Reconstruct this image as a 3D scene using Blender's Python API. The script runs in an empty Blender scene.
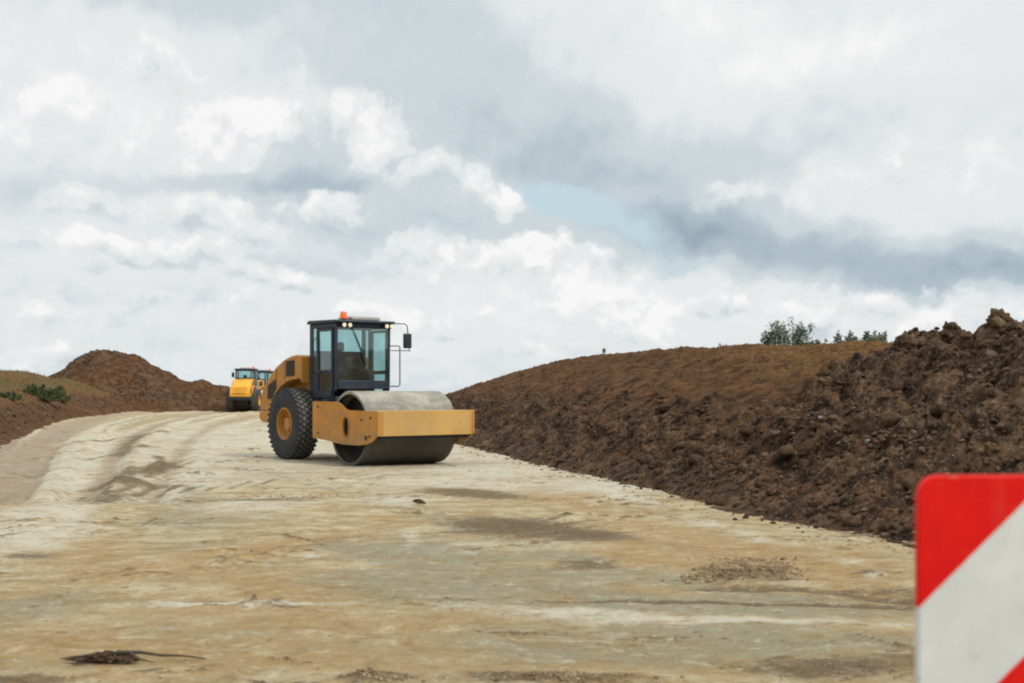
import bpy, math, random
import numpy as np
from mathutils import Vector, Matrix
from mathutils.geometry import tessellate_polygon
random.seed(7); rng = np.random.default_rng(11)
R = math.radians
sc = bpy.context.scene
col = sc.collection
CAM_H, HZ, F = 1.55, 390.0, 1250.0          # eye height, horizon row, focal length in pixels (survey of the photograph)

# ------------------------------------------------------------------ noise
_perm = np.random.default_rng(3).permutation(256).astype(np.int64)
_perm = np.concatenate([_perm, _perm])
_gr = np.stack([np.cos(np.arange(256)*2.399), np.sin(np.arange(256)*2.399)], 1)
def perlin(x, y):
    x = np.asarray(x, float); y = np.asarray(y, float)
    xi = np.floor(x).astype(np.int64); yi = np.floor(y).astype(np.int64)
    xf = x-xi; yf = y-yi
    u = xf*xf*xf*(xf*(xf*6-15)+10); v = yf*yf*yf*(yf*(yf*6-15)+10)
    def g(i, j):
        h = _perm[(_perm[(xi+i) & 255]+yi+j) & 255]
        return _gr[h, 0]*(xf-i)+_gr[h, 1]*(yf-j)
    a = g(0, 0)*(1-u)+g(1, 0)*u; b = g(0, 1)*(1-u)+g(1, 1)*u
    return (a*(1-v)+b*v)*1.4
def fbm(x, y, o=4, gain=.5, ridge=False):
    s = 0; a = 1; t = 0
    for k in range(o):
        n = perlin(x*2**k+17.3*k, y*2**k-9.1*k)
        if ridge: n = 1-2*np.abs(n)
        s = s+a*n; t += a; a *= gain
    return s/t
def sstep(a, b, x):
    t = np.clip((x-a)/(b-a), 0, 1); return t*t*(3-2*t)

# ------------------------------------------------------------------ object helpers
def tag(o, label=None, cat=None, group=None, kind=None):
    if label: o['label'] = label
    if cat: o['category'] = cat
    if group: o['group'] = group
    if kind: o['kind'] = kind
    return o
def empty(name, loc=(0, 0, 0), rz=0.0, parent=None):
    o = bpy.data.objects.new(name, None); col.objects.link(o)
    o.location = loc; o.rotation_euler = (0, 0, rz); o.empty_display_size = .3
    if parent: o.parent = parent
    return o
def link_mesh(name, verts, faces, mat, parent=None, smooth=None, bevel=0, attrs=None, bseg=2):
    me = bpy.data.meshes.new(name)
    if isinstance(faces, np.ndarray):
        nv = len(verts); nf, k = faces.shape
        me.vertices.add(nv); me.vertices.foreach_set('co', np.asarray(verts, np.float32).ravel())
        me.loops.add(nf*k); me.loops.foreach_set('vertex_index', faces.astype(np.int32).ravel())
        me.polygons.add(nf); me.polygons.foreach_set('loop_start', np.arange(0, nf*k, k, dtype=np.int32))
        me.update(calc_edges=True)
    else:
        me.from_pydata([tuple(v) for v in verts], [], faces); me.update()
    me.materials.append(mat)
    if attrs:
        for n, a in attrs.items():
            at = me.attributes.new(n, 'FLOAT', 'POINT'); at.data.foreach_set('value', np.asarray(a, np.float32))
    if smooth is not None:
        me.polygons.foreach_set('use_smooth', [True]*len(me.polygons))
        if smooth < 180:
            try: me.set_sharp_from_angle(angle=R(smooth))
            except Exception: pass
    me.validate(verbose=False)
    o = bpy.data.objects.new(name, me); col.objects.link(o)
    if parent: o.parent = parent
    if bevel:
        m = o.modifiers.new('bevel', 'BEVEL'); m.width = bevel; m.segments = bseg; m.limit_method = 'ANGLE'; m.angle_limit = R(40)
    return o
class MB:
    def __init__(s): s.v = []; s.f = []
    def add(s, v, f):
        n = len(s.v); s.v += [tuple(p) for p in v]; s.f += [tuple(i+n for i in q) for q in f]; return s
    def box(s, x0, x1, y0, y1, z0, z1, M=None):
        v = [(x, y, z) for z in (z0, z1) for y in (y0, y1) for x in (x0, x1)]
        if M is not None: v = [tuple(M @ Vector(p)) for p in v]
        return s.add(v, [(0, 2, 3, 1), (4, 5, 7, 6), (0, 1, 5, 4), (2, 6, 7, 3), (0, 4, 6, 2), (1, 3, 7, 5)])
    def tube(s, pts, r, n=8, r2=None, caps=True):
        pts = [Vector(p) for p in pts]; rings = []; up = None
        for i, p in enumerate(pts):
            d = (pts[min(i+1, len(pts)-1)]-pts[max(i-1, 0)]).normalized()
            if up is None: up = Vector((0, 0, 1)) if abs(d.z) < .9 else Vector((1, 0, 0))
            a = d.cross(up).normalized(); b = a.cross(d).normalized(); up = b
            rr = r if r2 is None else r+(r2-r)*i/(len(pts)-1)
            rings.append([tuple(p+a*math.cos(2*math.pi*k/n)*rr+b*math.sin(2*math.pi*k/n)*rr) for k in range(n)])
        v = [q for g in rings for q in g]; f = []
        for i in range(len(pts)-1):
            for k in range(n):
                f.append((i*n+k, i*n+(k+1) % n, (i+1)*n+(k+1) % n, (i+1)*n+k))
        if caps: f.append(tuple(range(n))[::-1]); f.append(tuple((len(pts)-1)*n+k for k in range(n)))
        return s.add(v, f)
    def prism(s, prof, y0, y1, holes=()):          # outline in (x, z) extruded along y, with holes
        loops = [[Vector((x, z, 0)) for x, z in prof]]+[[Vector((x, z, 0)) for x, z in h] for h in holes]
        tris = tessellate_polygon(loops); flat = [p for l in loops for p in l]; n = len(flat)
        v = [(p.x, y0, p.y) for p in flat]+[(p.x, y1, p.y) for p in flat]
        if len(loops) == 1: f = [tuple(range(n)), tuple(range(2*n-1, n-1, -1))]
        else: f = [tuple(t) for t in tris]+[tuple(i+n for i in reversed(t)) for t in tris]
        o = 0
        for l in loops:
            m = len(l)
            for k in range(m): f.append((o+k, o+(k+1) % m, o+(k+1) % m+n, o+k+n))
            o += m
        return s.add(v, f)
    def lathe(s, prof, c, n=48, closed=False):      # profile (radius, y) about the y axis through c=(x,z)
        v = []; f = []
        for r, y in prof:
            for k in range(n):
                a = 2*math.pi*k/n; v.append((c[0]+r*math.cos(a), y, c[1]+r*math.sin(a)))
        m = len(prof)
        for i in range(m if closed else m-1):
            j = (i+1) % m
            for k in range(n): f.append((i*n+k, i*n+(k+1) % n, j*n+(k+1) % n, j*n+k))
        return s.add(v, f)
    def build(s, name, mat, parent=None, smooth=35, bevel=0, bseg=2):
        o = link_mesh(name, s.v, s.f, mat, parent, None, bevel, bseg=bseg)
        import bmesh
        bm = bmesh.new(); bm.from_mesh(o.data); bmesh.ops.recalc_face_normals(bm, faces=bm.faces); bm.to_mesh(o.data); bm.free()
        if smooth is not None:
            o.data.polygons.foreach_set('use_smooth', [True]*len(o.data.polygons)); o.data.set_sharp_from_angle(angle=R(smooth))
        return o
def kids(o): return [c for c in bpy.data.objects if c.parent == o]
def copy_tree(o, parent=None):
    c = o.copy(); col.objects.link(c); c.parent = parent
    for ch in kids(o): copy_tree(ch, c)
    return c

# ------------------------------------------------------------------ node helpers
class NT:
    def __init__(s, tree): s.t = tree; s.n = tree.nodes; s.l = tree.links
    def new(s, typ, **kw):
        n = s.n.new(typ)
        for k, v in kw.items(): setattr(n, k, v)
        return n
    def put(s, sock, v):
        if v is None: return
        if hasattr(v, 'is_output'): s.l.new(v, sock)
        elif isinstance(v, (tuple, list)) and len(v) == 3 and sock.type == 'RGBA': sock.default_value = (*v, 1)
        else: sock.default_value = v
    def m(s, op, a, b=None, c=None, clamp=False):
        n = s.new('ShaderNodeMath', operation=op, use_clamp=clamp)
        for i, v in enumerate((a, b, c)): s.put(n.inputs[i], v) if v is not None else None
        return n.outputs[0]
    def mix(s, fac, a, b, mode='MIX'):
        n = s.new('ShaderNodeMix', data_type='RGBA', blend_type=mode, clamp_factor=True)
        s.put(n.inputs[0], fac); s.put(n.inputs[6], a); s.put(n.inputs[7], b); return n.outputs[2]
    def noise(s, vec, scale, detail=4, rough=.55, dist=0, col=False):
        n = s.new('ShaderNodeTexNoise'); s.put(n.inputs['Vector'], vec)
        n.inputs['Scale'].default_value = scale; n.inputs['Detail'].default_value = detail
        n.inputs['Roughness'].default_value = rough; n.inputs['Distortion'].default_value = dist
        return n.outputs['Color' if col else 'Fac']
    def ss(s, x, a, b, lo=0., hi=1.):
        n = s.new('ShaderNodeMapRange', interpolation_type='SMOOTHSTEP'); s.put(n.inputs[0], x)
        for i, v in enumerate((a, b, lo, hi)): n.inputs[i+1].default_value = v
        return n.outputs[0]
    def mapping(s, vec, scale=(1, 1, 1), loc=(0, 0, 0), rot=(0, 0, 0)):
        n = s.new('ShaderNodeMapping'); s.put(n.inputs[0], vec)
        n.inputs[1].default_value = loc; n.inputs[2].default_value = rot; n.inputs[3].default_value = scale; return n.outputs[0]
    def attr(s, name): return s.new('ShaderNodeAttribute', attribute_name=name).outputs['Fac']
def material(name):
    m = bpy.data.materials.new(name); m.use_nodes = True; t = NT(m.node_tree)
    b = m.node_tree.nodes['Principled BSDF']; t.b = b
    t.obj = t.new('ShaderNodeTexCoord').outputs['Object']
    return m, t
def bump(t, h, strength, dist=.02):
    n = t.new('ShaderNodeBump'); t.put(n.inputs['Height'], h); n.inputs['Strength'].default_value = strength; n.inputs['Distance'].default_value = dist
    t.l.new(n.outputs[0], t.b.inputs['Normal'])
def paint(name, c, dust=(.33, .27, .17), amount=.5, rough=.45, metal=0., scale=3.5, low=False):
    m, t = material(name)
    n1 = t.noise(t.obj, scale, 6, .62); n2 = t.noise(t.mapping(t.obj, (9, 9, 1.2)), 2.2, 4, .6)
    f = t.m('MULTIPLY', t.ss(t.m('ADD', t.m('MULTIPLY', n1, .6), t.m('MULTIPLY', n2, .4)), .42, .68), amount)
    if low:
        z = t.new('ShaderNodeSeparateXYZ'); t.put(z.inputs[0], t.obj)
        f = t.m('ADD', f, t.m('MULTIPLY', t.ss(z.outputs[2], 1.0, .4), .35), clamp=True)
    sp_ = t.noise(t.mapping(t.obj, (1, 1, 1), (3, 3, 3)), 16, 5, .75); f = t.m('MAXIMUM', f, t.m('MULTIPLY', t.ss(sp_, .60, .68), min(1., amount*1.3)))
    var = t.mix(t.ss(t.noise(t.obj, 1.3, 3), .3, .7), tuple(x*.86 for x in c), tuple(min(1, x*1.1) for x in c))
    t.put(t.b.inputs['Base Color'], t.mix(f, var, dust))
    t.put(t.b.inputs['Roughness'], t.m('MULTIPLY_ADD', f, .4, rough)); t.b.inputs['Metallic'].default_value = metal
    bump(t, n1, .12, .01)
    return m
M = {}
M['yellow'] = paint('yellow_paint', (.56, .23, .022), (.30, .20, .10), .7, .45, low=True)
M['dusty_yellow'] = paint('dusty_yellow_paint', (.53, .30, .08), (.48, .34, .17), .6, .5, scale=2.2)
M['fresh_yellow'] = paint('fresh_yellow_paint', (.74, .36, .014), (.40, .28, .10), .15, .4)
M['black'] = paint('black_paint', (.012, .015, .022), (.06, .06, .055), .35, .5)
M['navy'] = paint('cab_paint', (.012, .022, .040), (.06, .068, .072), .45, .42)
M['grille'] = paint('grille_metal', (.04, .028, .02), (.12, .085, .045), .5, .7, scale=14)
M['grey'] = paint('pale_grey_plastic', (.42, .40, .37), (.33, .28, .2), .5, .6)
M['rubber'] = paint('tyre_rubber', (.020, .020, .021), (.15, .13, .10), .6, .85, scale=7)
M['seat'] = paint('seat_fabric', (.02, .021, .025), (.06, .06, .06), .4, .9)
M['drum_in'] = paint('drum_interior', (.018, .015, .013), (.11, .06, .035), .6, .8, scale=5)
def drum_mat():
    m, t = material('rolled_steel')
    n1 = t.noise(t.mapping(t.obj, (1, .7, 1)), 2.2, 6, .6, .4); n2 = t.noise(t.obj, 22, 3, .6)
    c = t.mix(t.ss(n1, .35, .65), (.22, .205, .165), (.42, .39, .315)); c = t.mix(t.m('MULTIPLY', t.ss(n2, .48, .68), .55), c, (.16, .145, .11))
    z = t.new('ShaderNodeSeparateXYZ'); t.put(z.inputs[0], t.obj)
    c = t.mix(t.m('MULTIPLY', t.ss(t.m('ADD', z.outputs[2], t.m('MULTIPLY', n1, .25)), .95, .62), .85), c, (.055, .05, .042))  # shading of the drum's underside painted in, darker towards the bottom
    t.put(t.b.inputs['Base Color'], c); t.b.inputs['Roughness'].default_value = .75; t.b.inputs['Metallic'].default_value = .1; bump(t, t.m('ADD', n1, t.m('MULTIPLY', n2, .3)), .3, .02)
    return m
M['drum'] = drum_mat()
def tyre_mat():
    m, t = material('studded_tyre'); s_ = t.new('ShaderNodeSeparateXYZ'); t.put(s_.inputs[0], t.obj); n = t.noise(t.obj, 6, 5, .65)
    zz = t.m('SUBTRACT', s_.outputs[2], .8); r = t.m('SQRT', t.m('MULTIPLY_ADD', s_.outputs[0], s_.outputs[0], t.m('MULTIPLY', zz, zz)))
    f = t.m('MULTIPLY', t.ss(r, .775, .795), t.ss(n, .25, .6, .35, .95)); g = t.m('MULTIPLY', t.ss(n, .45, .7), .35)
    c = t.mix(g, (.028, .029, .032), (.10, .092, .075)); c = t.mix(f, c, (.15, .14, .118))
    t.put(t.b.inputs['Base Color'], c); t.b.inputs['Roughness'].default_value = .85; return m
M['tyre'] = tyre_mat()
def glass_mat():
    m, t = material('tinted_glass'); nt = m.node_tree
    tr = t.new('ShaderNodeBsdfTransparent'); tr.inputs[0].default_value = (.56, .80, .80, 1)
    gl = t.new('ShaderNodeBsdfGlossy'); gl.inputs['Color'].default_value = (.9, 1, .98, 1); gl.inputs['Roughness'].default_value = .04
    df = t.new('ShaderNodeBsdfDiffuse'); df.inputs[0].default_value = (.30, .33, .30, 1)
    fr = t.new('ShaderNodeFresnel'); fr.inputs[0].default_value = 1.5
    mx = t.new('ShaderNodeMixShader'); t.put(mx.inputs[0], t.m('MULTIPLY_ADD', fr.outputs[0], 1.3, .09, clamp=True)); t.l.new(tr.outputs[0], mx.inputs[1]); t.l.new(gl.outputs[0], mx.inputs[2])
    m2 = t.new('ShaderNodeMixShader'); t.put(m2.inputs[0], t.ss(t.noise(t.obj, 2.5, 5, .6), .35, .8, .03, .20)); t.l.new(mx.outputs[0], m2.inputs[1]); t.l.new(df.outputs[0], m2.inputs[2])
    t.l.new(m2.outputs[0], nt.nodes['Material Output'].inputs[0]); return m
M['glass'] = glass_mat()
def simple(name, c, rough=.4, emit=0, metal=0):
    m, t = material(name); n = t.noise(t.obj, 12, 3)
    t.put(t.b.inputs['Base Color'], t.mix(t.ss(n, .3, .7), tuple(x*.85 for x in c), c)); t.b.inputs['Roughness'].default_value = rough; t.b.inputs['Metallic'].default_value = metal
    if emit: t.put(t.b.inputs['Emission Color'], c); t.b.inputs['Emission Strength'].default_value = emit
    return m
M['orange'] = simple('orange_lens', (.85, .13, .015), .3, .25)
M['lamp'] = simple('lamp_lens', (.90, .78, .58), .15, .12)
M['mirror'] = simple('mirror_glass', (.5, .55, .58), .08, 0, 1)
M['wood'] = paint('weathered_wood', (.10, .07, .045), (.2, .16, .1), .5, .9)

# ------------------------------------------------------------------ soil and ground materials
def road_mat():
    m, t = material('compacted_sandy_clay')
    o = t.obj
    warp = t.noise(o, .6, 4, .6, col=True)
    vm = t.new('ShaderNodeVectorMath', operation='MULTIPLY_ADD'); t.put(vm.inputs[0], warp); vm.inputs[1].default_value = (.7, .7, 0); t.put(vm.inputs[2], o); w = vm.outputs[0]; ro = t.mapping(w, (1, 1, 1), (0, 0, 0), (0, 0, .9))
    big = t.noise(w, .35, 5, .62); med = t.noise(t.mapping(w, (.75, 1.3, 1), rot=(0, 0, .35)), 1.5, 7, .68); fine = t.noise(t.mapping(o, (.8, 1.2, 1)), 9, 7, .72)
    grain = t.noise(o, 60, 4, .7)
    pa, oc, gr, da = t.attr('pale'), t.attr('ochre'), t.attr('grey'), t.attr('damp_shade')
    c = t.mix(t.ss(med, .38, .62), (.335, .245, .12), (.54, .45, .285))
    stq = t.noise(t.mapping(w, (.8, 1.0, 1), rot=(0, 0, .08)), 1.9, 8, .74); stq2 = t.noise(t.mapping(w, (.5, 1.2, 1), (4, 9, 0), (0, 0, -.5)), .9, 8, .7)
    c = t.mix(t.m('MULTIPLY', t.ss(stq, .50, .64), .45), c, (.58, .52, .37)); c = t.mix(t.m('MULTIPLY', t.ss(stq2, .52, .64), .5), c, (.43, .275, .105))
    def layer(c, a, nz, amt, colr, lo=.15, hi=.62, k_=1.5):
        return t.mix(t.m('MULTIPLY', t.ss(t.m('ADD', a, t.m('MULTIPLY', t.m('SUBTRACT', nz, .5), k_)), lo, hi), amt), c, colr)
    c = layer(c, oc, stq, .85, (.37, .235, .085), .15, .7); c = layer(c, gr, stq2, .85, (.25, .238, .155), .12, .7); c = layer(c, pa, stq, .85, (.59, .56, .45), .25, .9); c = layer(c, t.attr('lane'), med, .93, (.325, .255, .18), .0, .6, .35)
    c = t.mix(t.m('MULTIPLY', t.ss(t.m('ADD', da, t.m('MULTIPLY', t.m('SUBTRACT', fine, .5), 1.2)), .14, .58), .9), c, (.115, .078, .040))
    # thin cracks and crumbs of darker earth
    cr = t.noise(t.mapping(w, (.35, 2.4, 1), rot=(0, 0, .12)), 3.2, 6, .7)
    k = t.m('MULTIPLY', t.ss(t.m('ABSOLUTE', t.m('SUBTRACT', cr, .5)), .07, .0), t.ss(big, .46, .62)); c = t.mix(t.m('MULTIPLY', k, .6), c, (.40, .235, .08))
    k = t.m('MULTIPLY', t.ss(t.m('ABSOLUTE', t.m('SUBTRACT', cr, .5)), .026, .0), t.m('MULTIPLY', t.ss(big, .46, .62), t.ss(fine, .42, .56))); c = t.mix(t.m('MULTIPLY', k, .85), c, (.10, .065, .035))
    k = t.ss(t.noise(o, 24, 5, .75), .62, .74)
    c = t.mix(t.m('MULTIPLY', k, .45), c, (.20, .14, .075))
    c = t.mix(t.m('MULTIPLY', t.ss(grain, .3, .75), .25), c, (.62, .54, .40))
    g1 = t.noise(t.mapping(w, (1.1, .8, 1), (3, 1, 0), (0, 0, .12)), 3.6, 7, .74); g2 = t.noise(t.mapping(w, (.5, 1.1, 1), (9, 5, 0), (0, 0, -.3)), 1.1, 8, .74); g3 = t.noise(o, 11, 6, .74)
    g4 = t.noise(t.mapping(w, (.55, 1.0, 1), (1, 7, 0), (0, 0, .2)), 6.5, 6, .7); g5 = t.ss(t.noise(w, .8, 4, .6), .42, .60)
    c = t.mix(t.m('MULTIPLY', t.m('MULTIPLY', t.ss(g4, .45, .36), g5), .7), c, (.17, .11, .052)); c = t.mix(t.m('MULTIPLY', t.ss(g4, .56, .64), .35), c, (.66, .60, .45))
    c = t.mix(t.m('MULTIPLY', t.ss(g4, .50, .45), t.m('MULTIPLY', g5, .35)), c, (.42, .26, .09))
    c = t.mix(t.m('MULTIPLY', t.ss(g1, .48, .38), .45), c, (.27, .185, .09)); c = t.mix(t.m('MULTIPLY', t.ss(g1, .55, .66), .4), c, (.68, .62, .47))
    c = t.mix(t.m('MULTIPLY', t.ss(g2, .46, .36), .3), c, (.33, .215, .09))
    c = t.mix(t.m('MULTIPLY', t.ss(g3, .43, .34), .6), c, (.15, .10, .05)); c = t.mix(t.m('MULTIPLY', t.ss(g3, .60, .70), .4), c, (.70, .64, .50))
    c = t.mix(t.m('MULTIPLY', t.ss(t.m('ADD', da, t.m('MULTIPLY', t.m('SUBTRACT', fine, .5), 1.9)), .25, 1.05), .62), c, (.125, .085, .044))
    c = t.mix(t.m('MULTIPLY', t.ss(t.m('ADD', t.attr('lane'), t.m('MULTIPLY', t.m('SUBTRACT', g1, .5), 1.0)), .2, 1.1), .28), c, (.31, .25, .18))
    t.put(t.b.inputs['Base Color'], c); t.b.inputs['Roughness'].default_value = .93; t.b.inputs['Specular IOR Level'].default_value = .2
    h = t.m('ADD', t.m('MULTIPLY', med, 1.0), t.m('ADD', t.m('MULTIPLY', fine, .5), t.m('MULTIPLY', grain, .08)))
    bump(t, t.m('ADD', h, stq), .8, .11); return m
def soil_mat():
    m, t = material('dug_earth'); o = t.obj
    ro, gr, st = t.attr('rough'), t.attr('grass'), t.attr('streak')
    n0 = t.noise(o, .45, 4, .6); n1 = t.noise(o, 2.2, 7, .7, .4); n2 = t.noise(o, 9, 6, .72); n3 = t.noise(o, 30, 4, .7)
    n4 = t.noise(t.mapping(o, (1, 1, 1), (7, 3, 1)), 4.2, 6, .68, .6); n5 = t.noise(t.mapping(o, (1, 1, 1), (2, 8, 5)), 14, 5, .7)
    dark = t.mix(t.ss(n1, .40, .60), (.026, .014, .008), (.118, .060, .031))
    dark = t.mix(t.m('MULTIPLY', t.ss(n4, .53, .64), .6), dark, (.165, .092, .046))
    dark = t.mix(t.m('MULTIPLY', t.ss(n2, .56, .68), .45), dark, (.23, .15, .082))
    dark = t.mix(t.m('MULTIPLY', t.ss(n5, .47, .38), .85), dark, (.016, .009, .006))
    dark = t.mix(t.m('MULTIPLY', t.m('MULTIPLY', t.ss(n3, .57, .66), t.ss(n0, .48, .60)), .6), dark, (.46, .38, .27))
    dark = t.mix(t.m('MULTIPLY', t.ss(t.noise(o, 18, 6, .75), .54, .64), .6), dark, (.29, .195, .115))
    dry = t.mix(t.ss(n2, .40, .62), (.070, .043, .026), (.27, .19, .12)); dry = t.mix(t.m('MULTIPLY', t.ss(n5, .46, .36), .85), dry, (.020, .013, .009)); dry = t.mix(t.m('MULTIPLY', t.ss(n3, .56, .66), .6), dry, (.40, .33, .24))
    dark = t.mix(t.m('MULTIPLY', t.ss(n4, .475, .39), .92), dark, (.012, .007, .005))  # blotches of shadow in the hollows, put into the soil colour
    dark = t.mix(t.ss(t.m('ADD', t.attr('dry'), t.m('MULTIPLY', t.m('SUBTRACT', n4, .5), 1.4)), .3, .9), dark, dry)
    red = t.mix(t.ss(n1, .38, .62), (.062, .029, .014), (.158, .078, .032))
    red = t.mix(t.m('MULTIPLY', t.ss(n4, .55, .66), .45), red, (.185, .10, .042))
    red = t.mix(t.m('MULTIPLY', t.ss(n5, .46, .37), .8), red, (.030, .015, .009))
    dark = t.mix(t.m('MULTIPLY', t.ss(t.noise(t.mapping(o, (1, 1, 1), (3, 3, 9)), 1.1, 5, .6), .50, .62), .55), dark, t.mix(t.ss(n2, .35, .65), (.10, .056, .030), (.23, .142, .080)))
    c = t.mix(t.ss(t.m('ADD', ro, t.m('MULTIPLY', t.m('SUBTRACT', n1, .5), .9)), .3, .7), red, dark)
    oc = t.mix(t.ss(n2, .38, .62), (.10, .050, .018), (.225, .122, .042)); oc = t.mix(t.m('MULTIPLY', t.ss(n5, .46, .38), .6), oc, (.06, .033, .015))
    k = t.ss(t.m('ADD', gr, t.m('MULTIPLY', t.m('SUBTRACT', t.noise(t.mapping(o, (.5, 1.4, 1)), 1.8, 7, .72), .5), 2.0)), .38, .80)
    c = t.mix(t.m('MULTIPLY', k, .9), c, oc)
    c = t.mix(t.m('MULTIPLY', t.ss(t.m('ADD', st, t.m('SUBTRACT', n2, .5)), .3, .8), .75), c, t.mix(t.ss(n5, .35, .6), (.05, .052, .018), (.125, .115, .042)))
    t.put(t.b.inputs['Base Color'], c); t.b.inputs['Roughness'].default_value = .95; t.b.inputs['Specular IOR Level'].default_value = .15
    bump(t, t.m('ADD', n1, t.m('ADD', t.m('MULTIPLY', n2, .6), t.m('MULTIPLY', n3, .25))), .9, .12); return m
def clod_mat():
    m, t = material('earth_clods'); o = t.obj; tn = t.attr('tone')
    n1 = t.noise(o, 6, 5, .7); n2 = t.noise(o, 34, 4, .7)
    a = t.mix(t.ss(n1, .35, .65), (.032, .019, .011), (.095, .056, .031)); b = t.mix(t.ss(n1, .35, .65), (.085, .052, .030), (.19, .13, .08))
    c = t.mix(t.ss(tn, .55, .8), a, b); c = t.mix(t.ss(tn, .93, .99), c, (.50, .44, .34)); c = t.mix(t.m('MULTIPLY', t.ss(n2, .5, .75), .4), c, (.21, .15, .09))
    t.put(t.b.inputs['Base Color'], c); t.b.inputs['Roughness'].default_value = .95; t.b.inputs['Specular IOR Level'].default_value = .15
    bump(t, t.m('ADD', n1, t.m('MULTIPLY', n2, .5)), .8, .04); return m
def leaf_mat(name, a, b, trans=.15):
    m, t = material(name); n = t.noise(t.obj, 3.0, 4, .6); n2 = t.noise(t.obj, 23, 2)
    c = t.mix(t.ss(n, .35, .65), a, b); c = t.mix(t.m('MULTIPLY', t.ss(n2, .45, .7), .5), c, tuple(x*1.6 for x in b))
    t.put(t.b.inputs['Base Color'], c); t.b.inputs['Roughness'].default_value = .8; return m
M['road'] = road_mat(); M['soil'] = soil_mat(); M['clod'] = clod_mat()
M['crumb'] = paint('crumb_earth', (.16, .10, .05), (.44, .33, .19), .9, .95, scale=5)
M['leaf'] = leaf_mat('shrub_leaves', (.075, .105, .065), (.155, .19, .115))
M['leaf_low'] = leaf_mat('low_bush_leaves', (.048, .062, .022), (.095, .115, .04))
M['drygrass'] = leaf_mat('dry_grass', (.10, .058, .02), (.22, .13, .045))
M['greengrass'] = leaf_mat('green_grass', (.05, .055, .018), (.12, .11, .035))
M['twig'] = paint('twig_bark', (.06, .045, .03), (.1, .08, .05), .4, .9)
def field_mat():
    m, t = material('open_field'); n = t.noise(t.obj, .02, 6, .65); n2 = t.noise(t.obj, .8, 6, .7)
    c = t.mix(t.ss(n, .35, .65), (.10, .075, .035), (.16, .125, .055)); c = t.mix(t.m('MULTIPLY', t.ss(n2, .4, .7), .5), c, (.07, .07, .03))
    t.put(t.b.inputs['Base Color'], c); t.b.inputs['Roughness'].default_value = .95; bump(t, n2, .5, .1); return m
M['field'] = field_mat()

# ------------------------------------------------------------------ survey: a spot on level ground seen at (px, py)
def G(px, py):
    Y = F*CAM_H/(py-HZ); return ((px-512)/F*Y, Y)

# ------------------------------------------------------------------ ground sheet to the horizon
gx = np.concatenate([-np.geomspace(5000, 60, 22), np.linspace(-50, 50, 21), np.geomspace(60, 5000, 22)])
gy = np.concatenate([[-400, -120, -60], np.linspace(-40, 200, 49), np.geomspace(230, 6000, 26)])
X, Yg = np.meshgrid(gx, gy); Z = -.45-.0075*np.clip(Yg-110, 0, None)+.5*perlin(X*.004, Yg*.004)*sstep(200, 900, np.hypot(X, Yg))
def grid_faces(nr, nc):
    i = np.arange(nr-1)[:, None]*nc+np.arange(nc-1)[None, :]
    return np.stack([i, i+1, i+nc+1, i+nc], -1).reshape(-1, 4)
tag(link_mesh('ground', np.stack([X, Yg, Z], -1).reshape(-1, 3), grid_faces(len(gy), len(gx)), M['field'], smooth=180), kind='structure')

# ------------------------------------------------------------------ road sheet with ruts and patches
ry = np.concatenate([np.linspace(-4, 4.4, 40), np.geomspace(4.45, 145, 1040)]); rc = np.linspace(-.62, .50, 620)
C_, RY = np.meshgrid(rc, ry); RX = C_*(RY+12)
damp_shade = np.zeros_like(RX); ochre = np.zeros_like(RX); grey = np.zeros_like(RX); pale = np.zeros_like(RX); lane = np.zeros_like(RX); rz = .022*fbm(RX*.35, RY*.35, 4)+.012*fbm(RX*1.6, RY*1.6, 4)+.006*fbm(RX*6, RY*6, 3)
wx = .35*fbm(RX*.9+5, RY*.9, 4); wy = .35*fbm(RX*.9+50, RY*.9+30, 4)
msk = sstep(-.10, .22, fbm(RX*.45+40, RY*.45+11, 3)+.12*sstep(30, 10, RY))
cre = np.clip(1-np.abs(perlin(RX*.9+wx*2.2+3, RY*1.7+wy*2.2))*9, 0, 1)**1.5*sstep(-.1, .3, perlin(RX*.6+9, RY*.6))          # crumbled ridge lines
cre2 = np.clip(1-np.abs(perlin(RX*2.6+wx*3+30, RY*3.4+wy*3))*5, 0, 1)**1.5*sstep(.0, .3, perlin(RX*.8+29, RY*.8))
rz += msk*(.034*cre+.020*cre2)+(.3+.7*msk)*(.011*fbm(RX*4, RY*5, 3, .6, True)+.007*fbm(RX*11, RY*12, 2))
damp_shade += 1.0*msk*np.clip(cre-.30, 0, 1)+.75*msk*np.clip(cre2-.25, 0, 1)*sstep(-.1, .2, fbm(RX*3, RY*3, 2)); ochre += .55*msk*cre; pale += .5*msk*np.clip(np.roll(cre, -5, 0)-.2, 0, 1)
def patch(arr, px, py, sx, sy, amp, tilt=0.0, dz=0.0):
    x0, y0 = G(px, py); sX = max(sx*y0/F, .03); sY = max(sy*y0*y0/(F*CAM_H), .03)
    sc_ = min(1., max(sX, sY))
    dx = RX-x0+wx*sc_; dy = RY-y0+wy*sc_-tilt*(RX-x0)
    g = np.exp(-.5*((dx/sX)**2+(dy/sY)**2)); arr += amp*g
    if dz: rz[:] = rz+dz*g
def track(arr, pts, wpx, amp, dz=0.0):
    P = [np.array(G(*p)) for p in pts]; d = np.full(RX.shape, 1e9); wd = np.ones_like(RX)
    for a, b in zip(P[:-1], P[1:]):
        ab = b-a; u = np.clip(((RX-a[0])*ab[0]+(RY-a[1])*ab[1])/(ab@ab), 0, 1)
        d = np.minimum(d, np.hypot(RX-a[0]-u*ab[0]+wx*.15, RY-a[1]-u*ab[1]+wy*.3))
    g = np.exp(-.5*(d/wpx)**2)*(.85+.9*fbm(RX*.8, RY*.8, 3)); arr += amp*np.clip(g, 0, 1.3)
    if dz: rz[:] = rz+dz*g
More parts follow.
